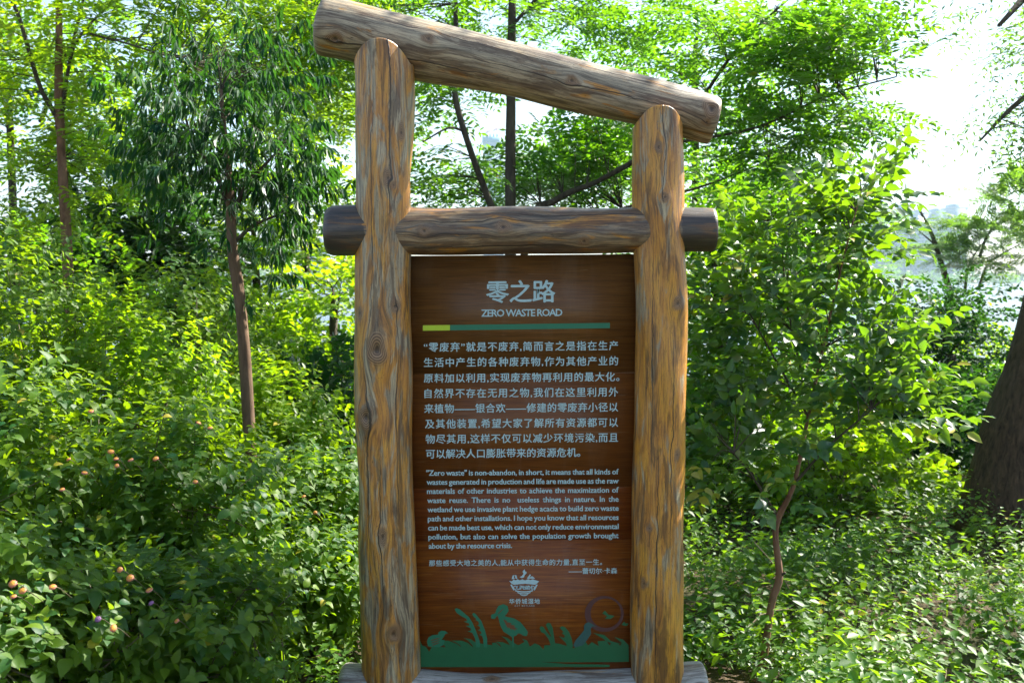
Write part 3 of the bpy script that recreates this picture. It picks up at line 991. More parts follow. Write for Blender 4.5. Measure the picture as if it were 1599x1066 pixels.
def fancy_leaf():
    """one broad leaf with arched midrib, raised halves and a short stalk"""
    rows = [(0.0, 0.012), (0.10, 0.012), (0.16, 0.17), (0.30, 0.27), (0.48, 0.29), (0.66, 0.225), (0.83, 0.12), (0.95, 0.035), (1.0, 0.0)]
    v, t = [], []
    for k, (y, w) in enumerate(rows):
        z = 0.10 * math.sin(y * math.pi) - 0.16 * y * y
        wav = 0.012 * (-1) ** k
        v += [(-w, y, z + w * 0.22 + wav), (0, y, z), (w, y, z + w * 0.22 - wav)]
    for k in range(len(rows) - 1):
        a = 3 * k
        t += [(a, a + 1, a + 4), (a, a + 4, a + 3), (a + 1, a + 2, a + 5), (a + 1, a + 5, a + 4)]
    return np.array(v), np.array(t)


T_FANCY = fancy_leaf()


class Leaves:
    def __init__(s):
        s.p, s.d, s.n, s.s, s.var = [], [], [], [], []

    def add(s, p, d, n, size, var):
        s.p.append(p); s.d.append(d); s.n.append(n); s.s.append(size); s.var.append(var)

    def arrays(s):
        p = np.concatenate(s.p); d = nrm(np.concatenate(s.d)); n = np.concatenate(s.n)
        n = nrm(n - np.sum(n * d, 1, keepdims=True) * d)
        return p, d, n, np.concatenate(s.s), np.clip(np.concatenate(s.var), 0, 1)


def emit(arr, template, mb=None):
    p, d, n, s, var = arr
    x = np.cross(d, n)
    tv, tt = template
    V = p[:, None, :] + s[:, None, None] * (tv[None, :, 0:1] * x[:, None, :] + tv[None, :, 1:2] * d[:, None, :] + tv[None, :, 2:3] * n[:, None, :])
    k = len(tv)
    Tt = tt[None] + (np.arange(len(p)) * k)[:, None, None]
    mb = mb or MB()
    mb.add(V.reshape(-1, 3), Tt.reshape(-1, 3), np.repeat(var, k))
    return mb


def rand_dirs(n, rng):
    return nrm(rng.normal(size=(n, 3)))


def spray(L, o, a, n, length, kind, rng, size, var):
    """leaves of many sprays at once. o, a, n: (N,3) origin, axis and upper side of each spray"""
    N = len(o)
    a = nrm(a)
    n = nrm(n - np.sum(n * a, 1, keepdims=True) * a)
    b = np.cross(a, n)
    length = length * np.ones(N)
    size = size * np.ones(N)
    down = np.array([0, 0, -1.0])
    if kind == 'pinnate':
        pairs = 6
        for k in range(pairs):
            t = 0.12 + 0.83 * k / (pairs - 1)
            base = o + a * (length * t)[:, None] + down * (length * 0.22 * t * t)[:, None]
            for sd in (-1, 1):
                d = a * 0.45 + b * sd + down * 0.12 + rng.normal(size=(N, 3)) * 0.13
                L.add(base, d, n + rng.normal(size=(N, 3)) * 0.25, size * (1 - 0.35 * abs(t - 0.5)) * rng.uniform(0.85, 1.12, N), var + rng.normal(size=N) * 0.13)
        base = o + a * length[:, None] + down * (length * 0.24)[:, None]
        L.add(base, a + down * 0.3, n + rng.normal(size=(N, 3)) * 0.2, size * 0.9, var)
    elif kind == 'pairs':           # opposite broad leaves, each pair turned a quarter
        m = 5
        for k in range(m):
            t = 0.15 + 0.85 * k / (m - 1)
            ang = rng.uniform(-0.4, 0.4, N) + (k % 2) * math.pi / 2
            ra = b * np.cos(ang)[:, None] + n * np.sin(ang)[:, None]
            base = o + a * (length * t)[:, None]
            for sd in (-1, 1):
                d = ra * sd + a * (0.35 + 0.35 * t) + down * 0.30 + rng.normal(size=(N, 3)) * 0.2
                up = a * 0.7 - ra * sd * 0.1 + np.array([0, 0, 0.9]) + rng.normal(size=(N, 3)) * 0.25
                L.add(base, d, up, size * (1.1 - 0.5 * t) * rng.uniform(0.75, 1.15, N), var + rng.normal(size=N) * 0.15)
    elif kind == 'alternate':
        m = 8
        for k in range(m):
            t = 0.1 + 0.9 * k / (m - 1)
            sd = 1 if k % 2 else -1
            base = o + a * (length * t)[:, None] + down * (length * 0.12 * t * t)[:, None]
            d = b * sd * (1.0 - 0.5 * t) + a * 0.6 + down * 0.22 + rng.normal(size=(N, 3)) * 0.22
            L.add(base, d, n + rng.normal(size=(N, 3)) * 0.3, size * rng.uniform(0.7, 1.15, N), var + rng.normal(size=N) * 0.15)
    elif kind == 'droop':           # long blades hanging round a twig end
        m = 9
        for k in range(m):
            ang = k * 2.4 + rng.uniform(0, 6.28, N)
            ra = b * np.cos(ang)[:, None] + n * np.sin(ang)[:, None]
            base = o + a * (length * (0.4 + 0.6 * k / m))[:, None]
            d = ra * 0.75 + a * 0.25 + down * 0.9 + rng.normal(size=(N, 3)) * 0.18
            L.add(base, d, ra + np.array([0, 0, 0.5]), size * rng.uniform(0.7, 1.15, N), var + rng.normal(size=N) * 0.15)
    elif kind == 'feather':         # twice-divided feathery leaf
        m = 7
        for k in range(m):
            t = 0.15 + 0.85 * k / (m - 1)
            base = o + a * (length * t)[:, None] + down * (length * 0.35 * t * t)[:, None]
            for sd in (-1, 1):
                d1 = nrm(a * 0.55 + b * sd + down * 0.25)
                pl = length * 0.38 * (1 - 0.4 * t)
                for q in range(4):
                    bb = base + d1 * (pl * (0.2 + 0.8 * q / 3))[:, None]
                    for s2 in (-1, 1):
                        d2 = d1 * 0.4 + np.cross(d1, n) * s2 + rng.normal(size=(N, 3)) * 0.1
                        L.add(bb, d2, n + rng.normal(size=(N, 3)) * 0.2, size * rng.uniform(0.8, 1.1, N), var + rng.normal(size=N) * 0.1)


SPRAY_N = {'pinnate': 13, 'pairs': 10, 'alternate': 8, 'droop': 9, 'feather': 56}


def leaf_objects(arr, count, parent, mat, template, name='leaf', score=None):
    """the leaves that show largest become single objects sharing one mesh; returns the rest"""
    p, d, n, s, var = arr
    cp = np.array([0, 0, CAMZ])
    v = p - cp
    dist = np.linalg.norm(v, axis=1)
    px = 799.5 + F * v[:, 0] / v[:, 1]
    py = 436 - F * v[:, 2] / v[:, 1]
    inside = (px > 5) & (px < 1594) & (py > 5) & (py < 1060) & (v[:, 1] > 0.5)
    sc_ = np.where(inside, s / dist, -1)
    if score is not None: sc_ = np.where(inside, score, -1)
    idx = np.argsort(-sc_)[:count]
    idx = idx[sc_[idx] > 0]
    mb = MB().add(*template)
    me = mb.mesh(name, mat, smooth=True, origin=(0, 0, 0))
    pl = Vector(world_loc(parent))
    x = np.cross(d, n)
    for i in idx:
        o = bpy.data.objects.new(name, me)
        o.parent = parent
        q = s[i]
        o.matrix_basis = Matrix(((x[i][0] * q, d[i][0] * q, n[i][0] * q, p[i][0] - pl[0]),
                                 (x[i][1] * q, d[i][1] * q, n[i][1] * q, p[i][1] - pl[1]),
                                 (x[i][2] * q, d[i][2] * q, n[i][2] * q, p[i][2] - pl[2]), (0, 0, 0, 1)))
        COL.objects.link(o)
    keep = np.ones(len(p), bool)
    keep[idx] = False
    return tuple(a_[keep] for a_ in arr)


def surface_score(arr, c, rad):
    """leaves on the camera side of a crown's surface first"""
    p, d, n, s, var = arr
    q = (p - c) / rad
    v = nrm(np.array([0, 0, CAMZ]) - p)
    dist = np.linalg.norm(p - np.array([0, 0, CAMZ]), axis=1)
    return np.clip(np.sum(nrm(q) * v, 1), 0.02, 1) * np.linalg.norm(q, axis=1) ** 3 * s / dist


def lumpy(dirs, rng, k=7, amp=0.22):
    f = np.ones(len(dirs))
    for _ in range(k):
        c = nrm(rng.normal(size=3))
        f += amp * rng.uniform(-1, 1) * np.exp(-np.sum((dirs - c) ** 2, 1) / 0.25)
    return f


def shrub(name, label, cat, x, y, h, rx, ry, nspray, kind, size, slen, mat, mat_one=None, nobj=0, group=None, template=T_OVATE, stems=10, flowers=(), seed=0, z0=0.05, shell=0.35, stem_mat='twig', vbias=0.45, lean=(0, 0)):
    rng = np.random.default_rng(1000 + seed)
    g = float(gz(x, y))
    root = empty(name, (x, y, g))
    tag(root, label, cat, group)
    rad = np.array([rx, ry, h * 0.62])
    c = np.array([x + lean[0], y + lean[1], g + h * 0.38 + z0])
    d = rand_dirs(nspray, rng)
    d[:, 2] = np.where(d[:, 2] < -0.55, -d[:, 2], d[:, 2])
    rr = lumpy(d, rng) * (1 - shell * np.abs(rng.normal(size=nspray)) ** 1.0)
    rr = np.clip(rr, 0.12, 1.3)
    o = c + d * rad * rr[:, None]
    o[:, 2] = np.maximum(o[:, 2], gz(o[:, 0], o[:, 1]) + 0.04)
    ax = nrm(d * np.array([1, 1, 0.6]) + np.array([0, 0, 0.55]) + rng.normal(size=o.shape) * 0.35)
    L = Leaves()
    patch = 0.5 + 0.5 * np.sin(o[:, 0] * 5 + seed) * np.sin(o[:, 1] * 4.1 + o[:, 2] * 5)
    spray(L, o - ax * slen * 0.6, ax, np.array([0, 0, 1.0]) + rng.normal(size=o.shape) * 0.3 + d * 0.3, slen, kind, rng, size, vbias + 0.35 * (patch - 0.5) + rng.normal(size=nspray) * 0.08)
    arr = L.arrays()
    if nobj:
        arr = leaf_objects(arr, nobj, root, mat_one, T_FANCY, score=surface_score(arr, c, rad))
    emit(arr, template).build('foliage', mat, root, smooth=True, kind='stuff')
    # branching stems
    mb = MB()
    for k in range(stems):
        e = o[rng.integers(nspray)] if nspray else c
        b = np.array([x + rng.normal() * rx * 0.12, y + rng.normal() * ry * 0.12, g - 0.04])
        mid = (b + e) / 2 + rng.normal(size=3) * 0.06 * rad + np.array([0, 0, 0.12 * h])
        r0 = rng.uniform(0.006, 0.011) * (0.6 + h * 0.4)
        tube(mb, spline([b, mid, e], 7), np.linspace(r0, 0.002, 7), 5)
        for q in range(3):
            e2 = o[rng.integers(nspray)]
            m2 = mid + (e - mid) * rng.uniform(0.1, 0.8)
            if np.linalg.norm(e2 - m2) < 0.7 * max(rx, h):
                tube(mb, spline([m2, (m2 + e2) / 2 + np.array([0, 0, 0.03]), e2], 4), np.linspace(0.004, 0.0015, 4), 4)
    mb.build('stems', M[stem_mat], root, smooth=True)
    return root, o, c, rad


# ---- flower heads of the lantana
def flower_mat():
    s = NT('lantana_petals')
    v = s.node('ShaderNodeAttribute', attribute_name='var').outputs['Fac']
    r = s.node('ShaderNodeObjectInfo').outputs['Random']
    outer = s.mix(r, (0.42, 0.13, 0.15), (0.50, 0.19, 0.07))
    c = s.mix(s.ramp(v, [(0.35, 0.0), (0.6, 1.0)]), (0.55, 0.27, 0.03), outer)
    return s.finish(c, 0.6)


def flower_template():
    mb = MB()
    rng = np.random.default_rng(5)
    n = 24
    for k in range(n):
        ph = math.acos(1 - 0.92 * (k + 0.5) / n)
        a = k * 2.39996
        d = np.array([math.sin(ph) * math.cos(a), math.sin(ph) * math.sin(a), math.cos(ph)])
        c = d * np.array([1, 1, 0.62]) * 0.82
        t1 = nrm(np.cross(d, np.array([0.3, 0.2, 1.0])))
        t2 = np.cross(d, t1)
        w = 0.22 + 0.05 * (k / n)
        v = [c + d * 0.02]
        for q in range(8):
            rr = w * (1.0 if q % 2 == 0 else 0.55)
            an = q * math.pi / 4 + k
            v.append(c + d * (0.05 if q % 2 == 0 else 0.0) + rr * (math.cos(an) * t1 + math.sin(an) * t2))
        t = [(0, q + 1, (q + 1) % 8 + 1) for q in range(8)]
        mb.add(v, t, k / n)
        mb.add([c - d * 0.5, c + t1 * 0.03, c + t2 * 0.03], [(0, 1, 2)], 0.9)
    cv, ct = [(0, 0, 0.48)], []
    for r_i, (rr, zz) in enumerate(((0.45, 0.40), (0.78, 0.18), (0.80, -0.1))):
        for q in range(10):
            cv.append((rr * math.cos(q * 0.6283), rr * math.sin(q * 0.6283), zz))
    for q in range(10):
        q2 = (q + 1) % 10
        ct.append((0, 1 + q, 1 + q2))
        for r_i in range(2):
            a = 1 + r_i * 10
            ct += [(a + q, a + 10 + q, a + 10 + q2), (a + q, a + 10 + q2, a + q2)]
    mb.add(cv, ct, np.concatenate([[0.1], np.full(10, 0.4), np.full(20, 0.8)]))
    return mb


MF = flower_mat()
flower_me = flower_template().mesh('flower_head', MF, origin=(0, 0, 0))
m_purple = simple_mat('purple_petals', (0.20, 0.09, 0.22), 0.6)
flower_me_p = flower_template().mesh('purple_flower_head', m_purple, origin=(0, 0, 0))

# (x, y, h, rx, ry, sprays, single leaves, label)
LAN = [
    (-1.62, 2.95, 0.98, 0.60, 0.50, 620, 190, 'low lantana bush with broad leaves filling the bottom left corner'),
    (-1.10, 3.28, 0.72, 0.46, 0.42, 420, 170, 'low lantana bush with pink flower heads, second from the bottom left corner'),
    (-0.86, 4.15, 0.52, 0.36, 0.32, 330, 150, 'short sunlit lantana plant beside the foot of the left post'),
    (-2.05, 3.75, 1.40, 0.72, 0.55, 720, 170, 'lantana bush at the left edge with a row of orange flower heads'),
    (-1.35, 3.95, 1.08, 0.58, 0.48, 600, 160, 'lantana bush with scattered orange flowers between the left edge and the thin trunk'),
    (-0.93, 4.60, 0.82, 0.48, 0.42, 420, 120, 'brightly backlit lantana bush at the foot of the thin dark trunk'),
    (-2.75, 4.90, 1.85, 0.90, 0.62, 850, 120, 'tallest lantana bush against the left edge in front of the reddish trunk'),
    (-1.95, 5.00, 1.58, 0.75, 0.55, 760, 120, 'yellow-green lantana bush below the reddish trunk'),
    (-1.25, 5.50, 1.22, 0.60, 0.50, 520, 90, 'lime lantana bush behind the thin dark trunk'),
    (-3.20, 6.20, 2.05, 1.00, 0.70, 620, 0, 'lantana thicket behind the tallest bush at the left edge'),
    (-2.15, 6.40, 1.75, 0.90, 0.65, 560, 0, 'lantana thicket behind the reddish trunk'),
]
FLOWERS = [(97, 764, 0), (107, 717, 0), (132, 738, 0), (181, 716, 1), (182, 727, 0), (204, 718, 0), (243, 716, 0), (173, 705, 0), (142, 642, 0), (150, 520, 0), (305, 752, 0), (20, 911, 0), (35, 922, 1), (82, 916, 1), (21, 931, 1),
           (187, 889, 0), (203, 902, 0), (233, 921, 0), (236, 941, 2), (153, 966, 2), (177, 980, 0), (276, 969, 1), (474, 775, 0), (492, 800, 0), (310, 660, 0), (328, 668, 0)]
lan_roots = []
for k, (x, y, h, rx, ry, ns, no, lab) in enumerate(LAN):
    mat = 'lantana' if k not in (7, 8) else 'lime'
    r_ = shrub('lantana_shrub', lab, 'shrub', x, y, h, rx, ry, ns, 'pairs', 0.064, 0.15, M[mat], M['lantana_one'], no, 'lantana bushes left of the sign', stems=12, seed=k, vbias=0.45)
    lan_roots.append(r_)
CP = np.array([0, 0, CAMZ])
for px, py, kind in FLOWERS:
    ray = nrm(pix(px, py, 1.0) - CP)
    best, bd_ = None, 1e9
    for root, o, c, rad in lan_roots[:6]:
        rd2 = rad * 1.04
        oc = (CP - c) / rd2
        dd = ray / rd2
        A_, B_, C_ = dd @ dd, 2 * oc @ dd, oc @ oc - 1
        disc = B_ * B_ - 4 * A_ * C_
        if disc > 0:
            t = (-B_ - math.sqrt(disc)) / (2 * A_)
            if 0.5 < t < bd_: best, bd_ = root, t
    if best is None: continue
    p = CP + ray * (bd_ - 0.10)
    f = bpy.data.objects.new('flower_head', flower_me_p if kind == 2 else flower_me)
    sc_ = random.uniform(0.0100, 0.0130) if kind == 0 else random.uniform(0.009, 0.011)
    f.scale = (sc_ * random.uniform(0.9, 1.15), sc_ * random.uniform(0.9, 1.1), sc_ * 0.75)
    f.rotation_euler = (R(random.uniform(20, 55)), R(random.uniform(-15, 15)), R(random.uniform(-30, 30)))
    pl = world_loc(best)
    f.location = p - pl
    f.parent = best
    COL.objects.link(f)
    st = MB()
    tube(st, spline([p, p + np.array([0.0, 0.04, -0.015]), p + np.array([0.005, 0.10, -0.06])], 5), [0.0012] * 5, 4)
    st.build('flower_stalk', M['twig'], best)


# ------------------------------------------------------------------ trees
def tree(name, label, cat, limbs, blobs, kind, size, slen, mat, bark, mat_one=None, nobj=0, group=None, template=T_LEAFLET, seed=0, flat=0.6, twig_r=0.004, vbias=0.45, droop=0.0, one_template=T_FANCY, axis_up=0.12):
    """limbs: list of lists of (point, radius); first limb is the trunk (world points).
       blobs: (centre, (rx, ry, rz), clusters, sprays per cluster, cluster radius)"""
    rng = np.random.default_rng(2000 + seed)
    base = np.array(limbs[0][0][0], dtype=float)
    root = empty(name, tuple(base))
    tag(root, label, cat, group)
    skel = []
    tr = MB()
    br_ = MB()
    for i, lb in enumerate(limbs):
        P = np.array([[*p, r] for p, r in lb])
        n = max(8, int(3 * len(P)))
        Q = spline(P, n)
        tgt = tr if i == 0 else MB()
        tube(tgt, Q[:, :3], Q[:, 3], 12 if Q[0, 3] > 0.02 else 7, lump=0.05, seed=seed + i)
        if i: tgt.build('branch', M['bark_dark'], root, smooth=True)
        skel.append(Q[:, :3] if i else Q[n // 3:, :3])
    skel = np.concatenate(skel)
    L = Leaves()
    for c, rad, ncl, nsp, crad in blobs:
        c = np.array(c, dtype=float)
        rad = np.array(rad, dtype=float)
        d = rand_dirs(ncl, rng)
        r_ = rng.uniform(0, 1, ncl) ** (1 / 2.4)
        cc = c + d * rad * r_[:, None]
        cc = cc[cc[:, 2] > gz(cc[:, 0], cc[:, 1]) + 0.1]
        for q in cc:
            dist = np.linalg.norm(skel - q, axis=1) + 0.5 * np.maximum(0, skel[:, 2] - q[2])
            s0 = skel[int(np.argmin(dist))]
            mid = (s0 + q) / 2 + rng.normal(size=3) * 0.05 * np.linalg.norm(q - s0) + np.array([0, 0, 0.05])
            tube(br_, spline([s0, mid, q], 6), np.linspace(twig_r * 1.5, twig_r * 0.4, 6), 5)
            out = nrm((q - s0) * np.array([1, 1, 0.5]) + 1e-6)
            o = q + rng.normal(size=(nsp, 3)) * crad * np.array([0.6, 0.6, 0.6 * flat])
            a = nrm(nrm(o - q) * np.array([1, 1, 0.5]) * 0.8 + out * 0.7 + np.array([0, 0, axis_up]) + rng.normal(size=(nsp, 3)) * 0.25)
            var = vbias - 0.04 + rng.normal() * 0.30
            spray(L, o, a, np.array([0, 0, 1.0]) + rng.normal(size=(nsp, 3)) * 0.28, slen * rng.uniform(0.7, 1.15, nsp), kind, rng, size, var + rng.normal(size=nsp) * 0.06)
    arr = L.arrays()
    if nobj:
        arr = leaf_objects(arr, nobj, root, mat_one, one_template)
    emit(arr, template).build('crown', mat, root, smooth=True, kind='stuff')
    tr.build('trunk', bark, root, smooth=True)
    br_.build('twigs', M['bark_dark'], root, smooth=True, kind='stuff')
    return root, len(arr[0])


def G(px, d, dz=-0.05):
    """ground point under pixel column px at depth d"""
    p = pix(px, 436, d)
    return np.array([p[0], d, float(gz(p[0], d)) + dz])


def limb(pts):
    """pts: (px, py, depth, radius m)"""
    return [(pix(a, b, c), r) for a, b, c, r in pts]


COUNT = {}
# reddish trunk at the left
d = 7.0
g0 = G(108, d)
t1 = [[(g0, 0.039)] + limb([(106, 420, d, 0.0357), (97, 260, d, 0.0306), (92, 150, d, 0.0289), (92, 20, d, 0.0221), (88, -150, d, 0.0153), (92, -320, d, 0.0085)]),
      limb([(90, 185, d, 0.0187), (60, 130, d - 0.1, 0.0153), (25, 15, d - 0.2, 0.0127), (-30, -90, d - 0.2, 0.0068)]),
      limb([(97, 175, d, 0.0153), (108, 100, d, 0.0119), (125, 20, d + 0.1, 0.0102), (160, -110, d + 0.1, 0.0059)]),
      limb([(95, 180, d, 0.0102), (120, 62, d - 0.2, 0.0085), (165, 60, d - 0.3, 0.0076), (220, 75, d - 0.4, 0.0059), (290, 98, d - 0.5, 0.0034)]),
      limb([(92, 100, d, 0.0102), (170, 10, d + 0.5, 0.0085), (300, -60, d + 0.9, 0.0051)])]
C = lambda px, py, d_: pix(px, py, d_)
r_, COUNT['t1'] = tree('pinnate_tree', 'tall tree with slender reddish trunk forking near the top left', 'tree', t1,
     [(C(60, 60, 7.2), (0.9, 0.8, 0.75), 40, 10, 0.24), (C(300, 30, 7.4), (1.1, 0.8, 0.6), 48, 10, 0.24), (C(120, 260, 7.4), (0.75, 0.6, 0.40), 26, 9, 0.22),
      (C(470, 60, 7.8), (0.7, 0.6, 0.8), 46, 12, 0.28), (C(150, -200, 7.4), (1.8, 1.2, 0.7), 40, 10, 0.35)],
     'pinnate', 0.078, 0.28, M['lime'], M['bark_red'], M['lime_one'], 220, one_template=T_LEAFLET, seed=1, twig_r=0.0025, vbias=0.5)

# thin dark trunk with hanging blades
d = 4.9
g0 = G(398, d)
t2 = [[(g0, 0.027)] + limb([(388, 650, d, 0.029), (376, 480, d, 0.028), (363, 390, d, 0.026), (360, 310, d, 0.022), (352, 220, d, 0.014), (345, 140, d, 0.008)]),
      limb([(361, 330, d, 0.014), (335, 270, d + 0.1, 0.010), (300, 220, d + 0.1, 0.006)]),
      limb([(362, 340, d, 0.014), (385, 290, d - 0.1, 0.010), (430, 240, d - 0.1, 0.006)]),
      limb([(363, 380, d, 0.010), (400, 350, d, 0.008), (450, 330, d + 0.1, 0.005)])]
r_, COUNT['t2'] = tree('drooping_leaf_tree', 'small dark tree with thin trunk and long hanging leaves left of the sign', 'tree', t2,
     [(C(350, 240, 4.9), (0.32, 0.36, 0.26), 34, 7, 0.15), (C(440, 320, 4.9), (0.20, 0.24, 0.17), 14, 7, 0.14), (C(270, 190, 5.1), (0.24, 0.26, 0.16), 11, 7, 0.15), (C(370, 100, 5.0), (0.30, 0.26, 0.17), 13, 7, 0.16),
      (C(290, 300, 5.0), (0.14, 0.2, 0.08), 3, 5, 0.10), (C(470, 230, 4.9), (0.10, 0.15, 0.10), 3, 5, 0.10), (C(400, 400, 4.9), (0.12, 0.15, 0.05), 2, 5, 0.09), (C(230, 120, 5.1), (0.14, 0.2, 0.10), 3, 5, 0.12)],
     'droop', 0.076, 0.14, M['dark'], M['bark_brown'], M['dark_one'], 290, template=T_LANCE, seed=2, vbias=0.4,
     one_template=(T_FANCY[0] * np.array([0.42, 1, 1.0]), T_FANCY[1]), flat=1.0, twig_r=0.002)

# the big many-stemmed tree behind the sign
d = 7.4
g0 = G(815, d)
t3 = [[(g0, 0.055)] + limb([(800, 500, d, 0.042), (797, 300, d, 0.038), (798, 150, d, 0.034), (800, 0, d, 0.026), (806, -170, d, 0.017), (800, -330, d, 0.008)]),
      [(G(822, d) + np.array([0.04, 0.05, 0]), 0.032)] + limb([(795, 400, d, 0.027), (766, 320, d, 0.025), (728, 215, d - 0.1, 0.022), (708, 130, d - 0.1, 0.019), (712, 20, d - 0.1, 0.016), (700, -140, d, 0.009)]),
      [(G(812, d) + np.array([0.0, 0.09, 0.0]), 0.034)] + limb([(820, 380, d + 0.1, 0.028), (870, 312, d + 0.1, 0.024), (930, 285, d, 0.020), (985, 255, d - 0.2, 0.018), (1060, 215, d - 0.4, 0.015), (1112, 130, d - 0.5, 0.012), (1165, 60, d - 0.5, 0.009), (1230, 0, d - 0.6, 0.006)]),
      limb([(725, 205, d - 0.1, 0.010), (700, 200, d - 0.2, 0.008), (660, 222, d - 0.3, 0.005)]),
      limb([(1040, 225, d - 0.4, 0.012), (1180, 200, d - 0.5, 0.009), (1290, 150, d - 0.6, 0.007), (1400, 120, d - 0.8, 0.005)]),
      limb([(840, 385, d + 0.1, 0.018), (960, 330, d + 0.3, 0.013), (1100, 290, d + 0.3, 0.009), (1240, 235, d, 0.006)]),
      limb([(800, 40, d, 0.014), (900, -60, d, 0.012), (1050, -120, d - 0.3, 0.008)]),
      limb([(800, 0, d, 0.014), (700, -90, d, 0.010), (600, -110, d, 0.006)]),
      [(pix(800, -60, d), 0.018), ((0.6, 6.9, 4.6), 0.014), ((1.5, 6.0, 4.9), 0.009), ((2.1, 5.3, 5.0), 0.005)]]  # unseen bough, added to hold the overhead shading clump
r_, COUNT['t3'] = tree('pinnate_tree', 'many-stemmed tree behind the sign, its stems framed by the logs and its crown spreading right', 'tree', t3,
     [(C(690, 285, 7.9), (0.34, 0.6, 0.24), 20, 8, 0.22), (C(900, 265, 8.2), (0.72, 0.7, 0.26), 62, 10, 0.24), (C(690, 150, 7.7), (0.30, 0.4, 0.25), 12, 8, 0.22),
      (C(950, 205, 7.8), (0.35, 0.5, 0.18), 14, 9, 0.22), (C(620, 20, 7.6), (0.6, 0.7, 0.5), 30, 9, 0.26), (C(900, 20, 7.8), (0.8, 0.7, 0.28), 36, 9, 0.26),
      (C(1180, 80, 7.0), (0.75, 0.7, 0.50), 54, 8, 0.24), (C(1190, 220, 7.2), (0.62, 0.6, 0.34), 36, 8, 0.24), (C(1300, 110, 6.8), (0.36, 0.5, 0.32), 22, 8, 0.20), (C(1330, 190, 6.8), (0.36, 0.4, 0.12), 12, 7, 0.18),
      ((2.1, 5.4, 5.0), (1.0, 0.8, 0.45), 15, 9, 0.26)],  # unseen overhead clump, added to shade the left foreground
     'pinnate', 0.076, 0.27, M['pinnate'], M['bark_dark'], M['pinnate_one'], 280, one_template=T_LEAFLET, seed=3, twig_r=0.003, vbias=0.45, flat=0.35)

# sapling right of the sign
d = 4.2
g0 = G(1182, d)
t5 = [[(g0, 0.019)] + limb([(1190, 1040, d, 0.0172), (1205, 940, d, 0.0156), (1217, 900, d, 0.0156), (1211, 840, d, 0.0139), (1216, 805, d, 0.0131), (1240, 755, d, 0.0098), (1262, 650, d + 0.1, 0.0074), (1290, 520, d + 0.1, 0.0057), (1318, 400, d + 0.1, 0.0041), (1345, 300, d + 0.1, 0.0025)]),
      limb([(1214, 808, d, 0.0074), (1198, 780, d, 0.0057), (1165, 730, d - 0.1, 0.0041), (1120, 680, d - 0.2, 0.0025)]),
      limb([(1240, 755, d, 0.0066), (1290, 700, d - 0.1, 0.0049), (1360, 640, d - 0.2, 0.0033)]),
      limb([(1262, 650, d + 0.1, 0.0057), (1210, 560, d + 0.1, 0.0041), (1160, 470, d + 0.2, 0.0025)]),
      limb([(1265, 640, d + 0.1, 0.0049), (1230, 480, d + 0.3, 0.0041), (1220, 360, d + 0.4, 0.0025)]),
      limb([(1217, 900, d, 0.0066), (1226, 893, d - 0.02, 0.0049)])]
r_, COUNT['t5'] = tree('broadleaf_sapling', 'sapling with crooked thin trunk and glossy oval leaves just right of the sign', 'tree', t5,
     [(C(1220, 470, 4.4), (0.30, 0.30, 0.30), 20, 7, 0.13), (C(1310, 350, 4.4), (0.19, 0.22, 0.24), 15, 7, 0.11), (C(1180, 640, 4.3), (0.28, 0.28, 0.20), 15, 7, 0.12), (C(1310, 630, 4.2), (0.26, 0.28, 0.18), 13, 7, 0.12),
      (C(1180, 735, 4.1), (0.24, 0.2, 0.08), 8, 6, 0.09), (C(1370, 520, 4.3), (0.12, 0.2, 0.12), 6, 7, 0.09), (C(1390, 640, 4.1), (0.10, 0.2, 0.10), 4, 6, 0.08), (C(1140, 430, 4.6), (0.18, 0.25, 0.25), 9, 7, 0.11)],
     'alternate', 0.064, 0.19, M['ovate'], M['bark_red'], M['ovate_one'], 290, template=T_OVATE, seed=5, vbias=0.45, twig_r=0.002, axis_up=0.35, flat=0.8)

# old leaning trunk on the right edge with feathery crown
d = 6.6
g0 = G(1585, d, -0.1)
t4 = [[(g0 + np.array([-0.09, 0, 0]), 0.50), (pix(1577, 860, d), 0.42), (pix(1585, 790, d), 0.335), (pix(1598, 700, d), 0.275), (pix(1620, 600, d), 0.235), (pix(1652, 480, d), 0.21), (pix(1700, 250, d), 0.18), (pix(1745, 0, d), 0.15), (pix(1790, -250, d), 0.11), (pix(1800, -420, d), 0.07)],
      limb([(1740, 30, d, 0.06), (1690, -40, d, 0.045), (1620, -20, d, 0.03), (1560, 40, d - 0.2, 0.012)]),
      limb([(1715, 160, d, 0.05), (1660, 120, d - 0.1, 0.03), (1590, 160, d - 0.2, 0.016), (1530, 220, d - 0.3, 0.006)]),
      limb([(1745, 0, d, 0.05), (1660, -140, d, 0.03), (1540, -160, d, 0.016)]),
      [(pix(1735, 60, d), 0.07), ((4.5, 7.2, 4.0), 0.05), ((5.1, 8.2, 4.3), 0.03), ((5.6, 9.2, 4.4), 0.012)],
      [(pix(1735, 60, d), 0.05), ((4.9, 6.7, 3.9), 0.035), ((6.0, 6.8, 4.2), 0.012)]]  # this limb and the one above: unseen, added to bear shading clumps
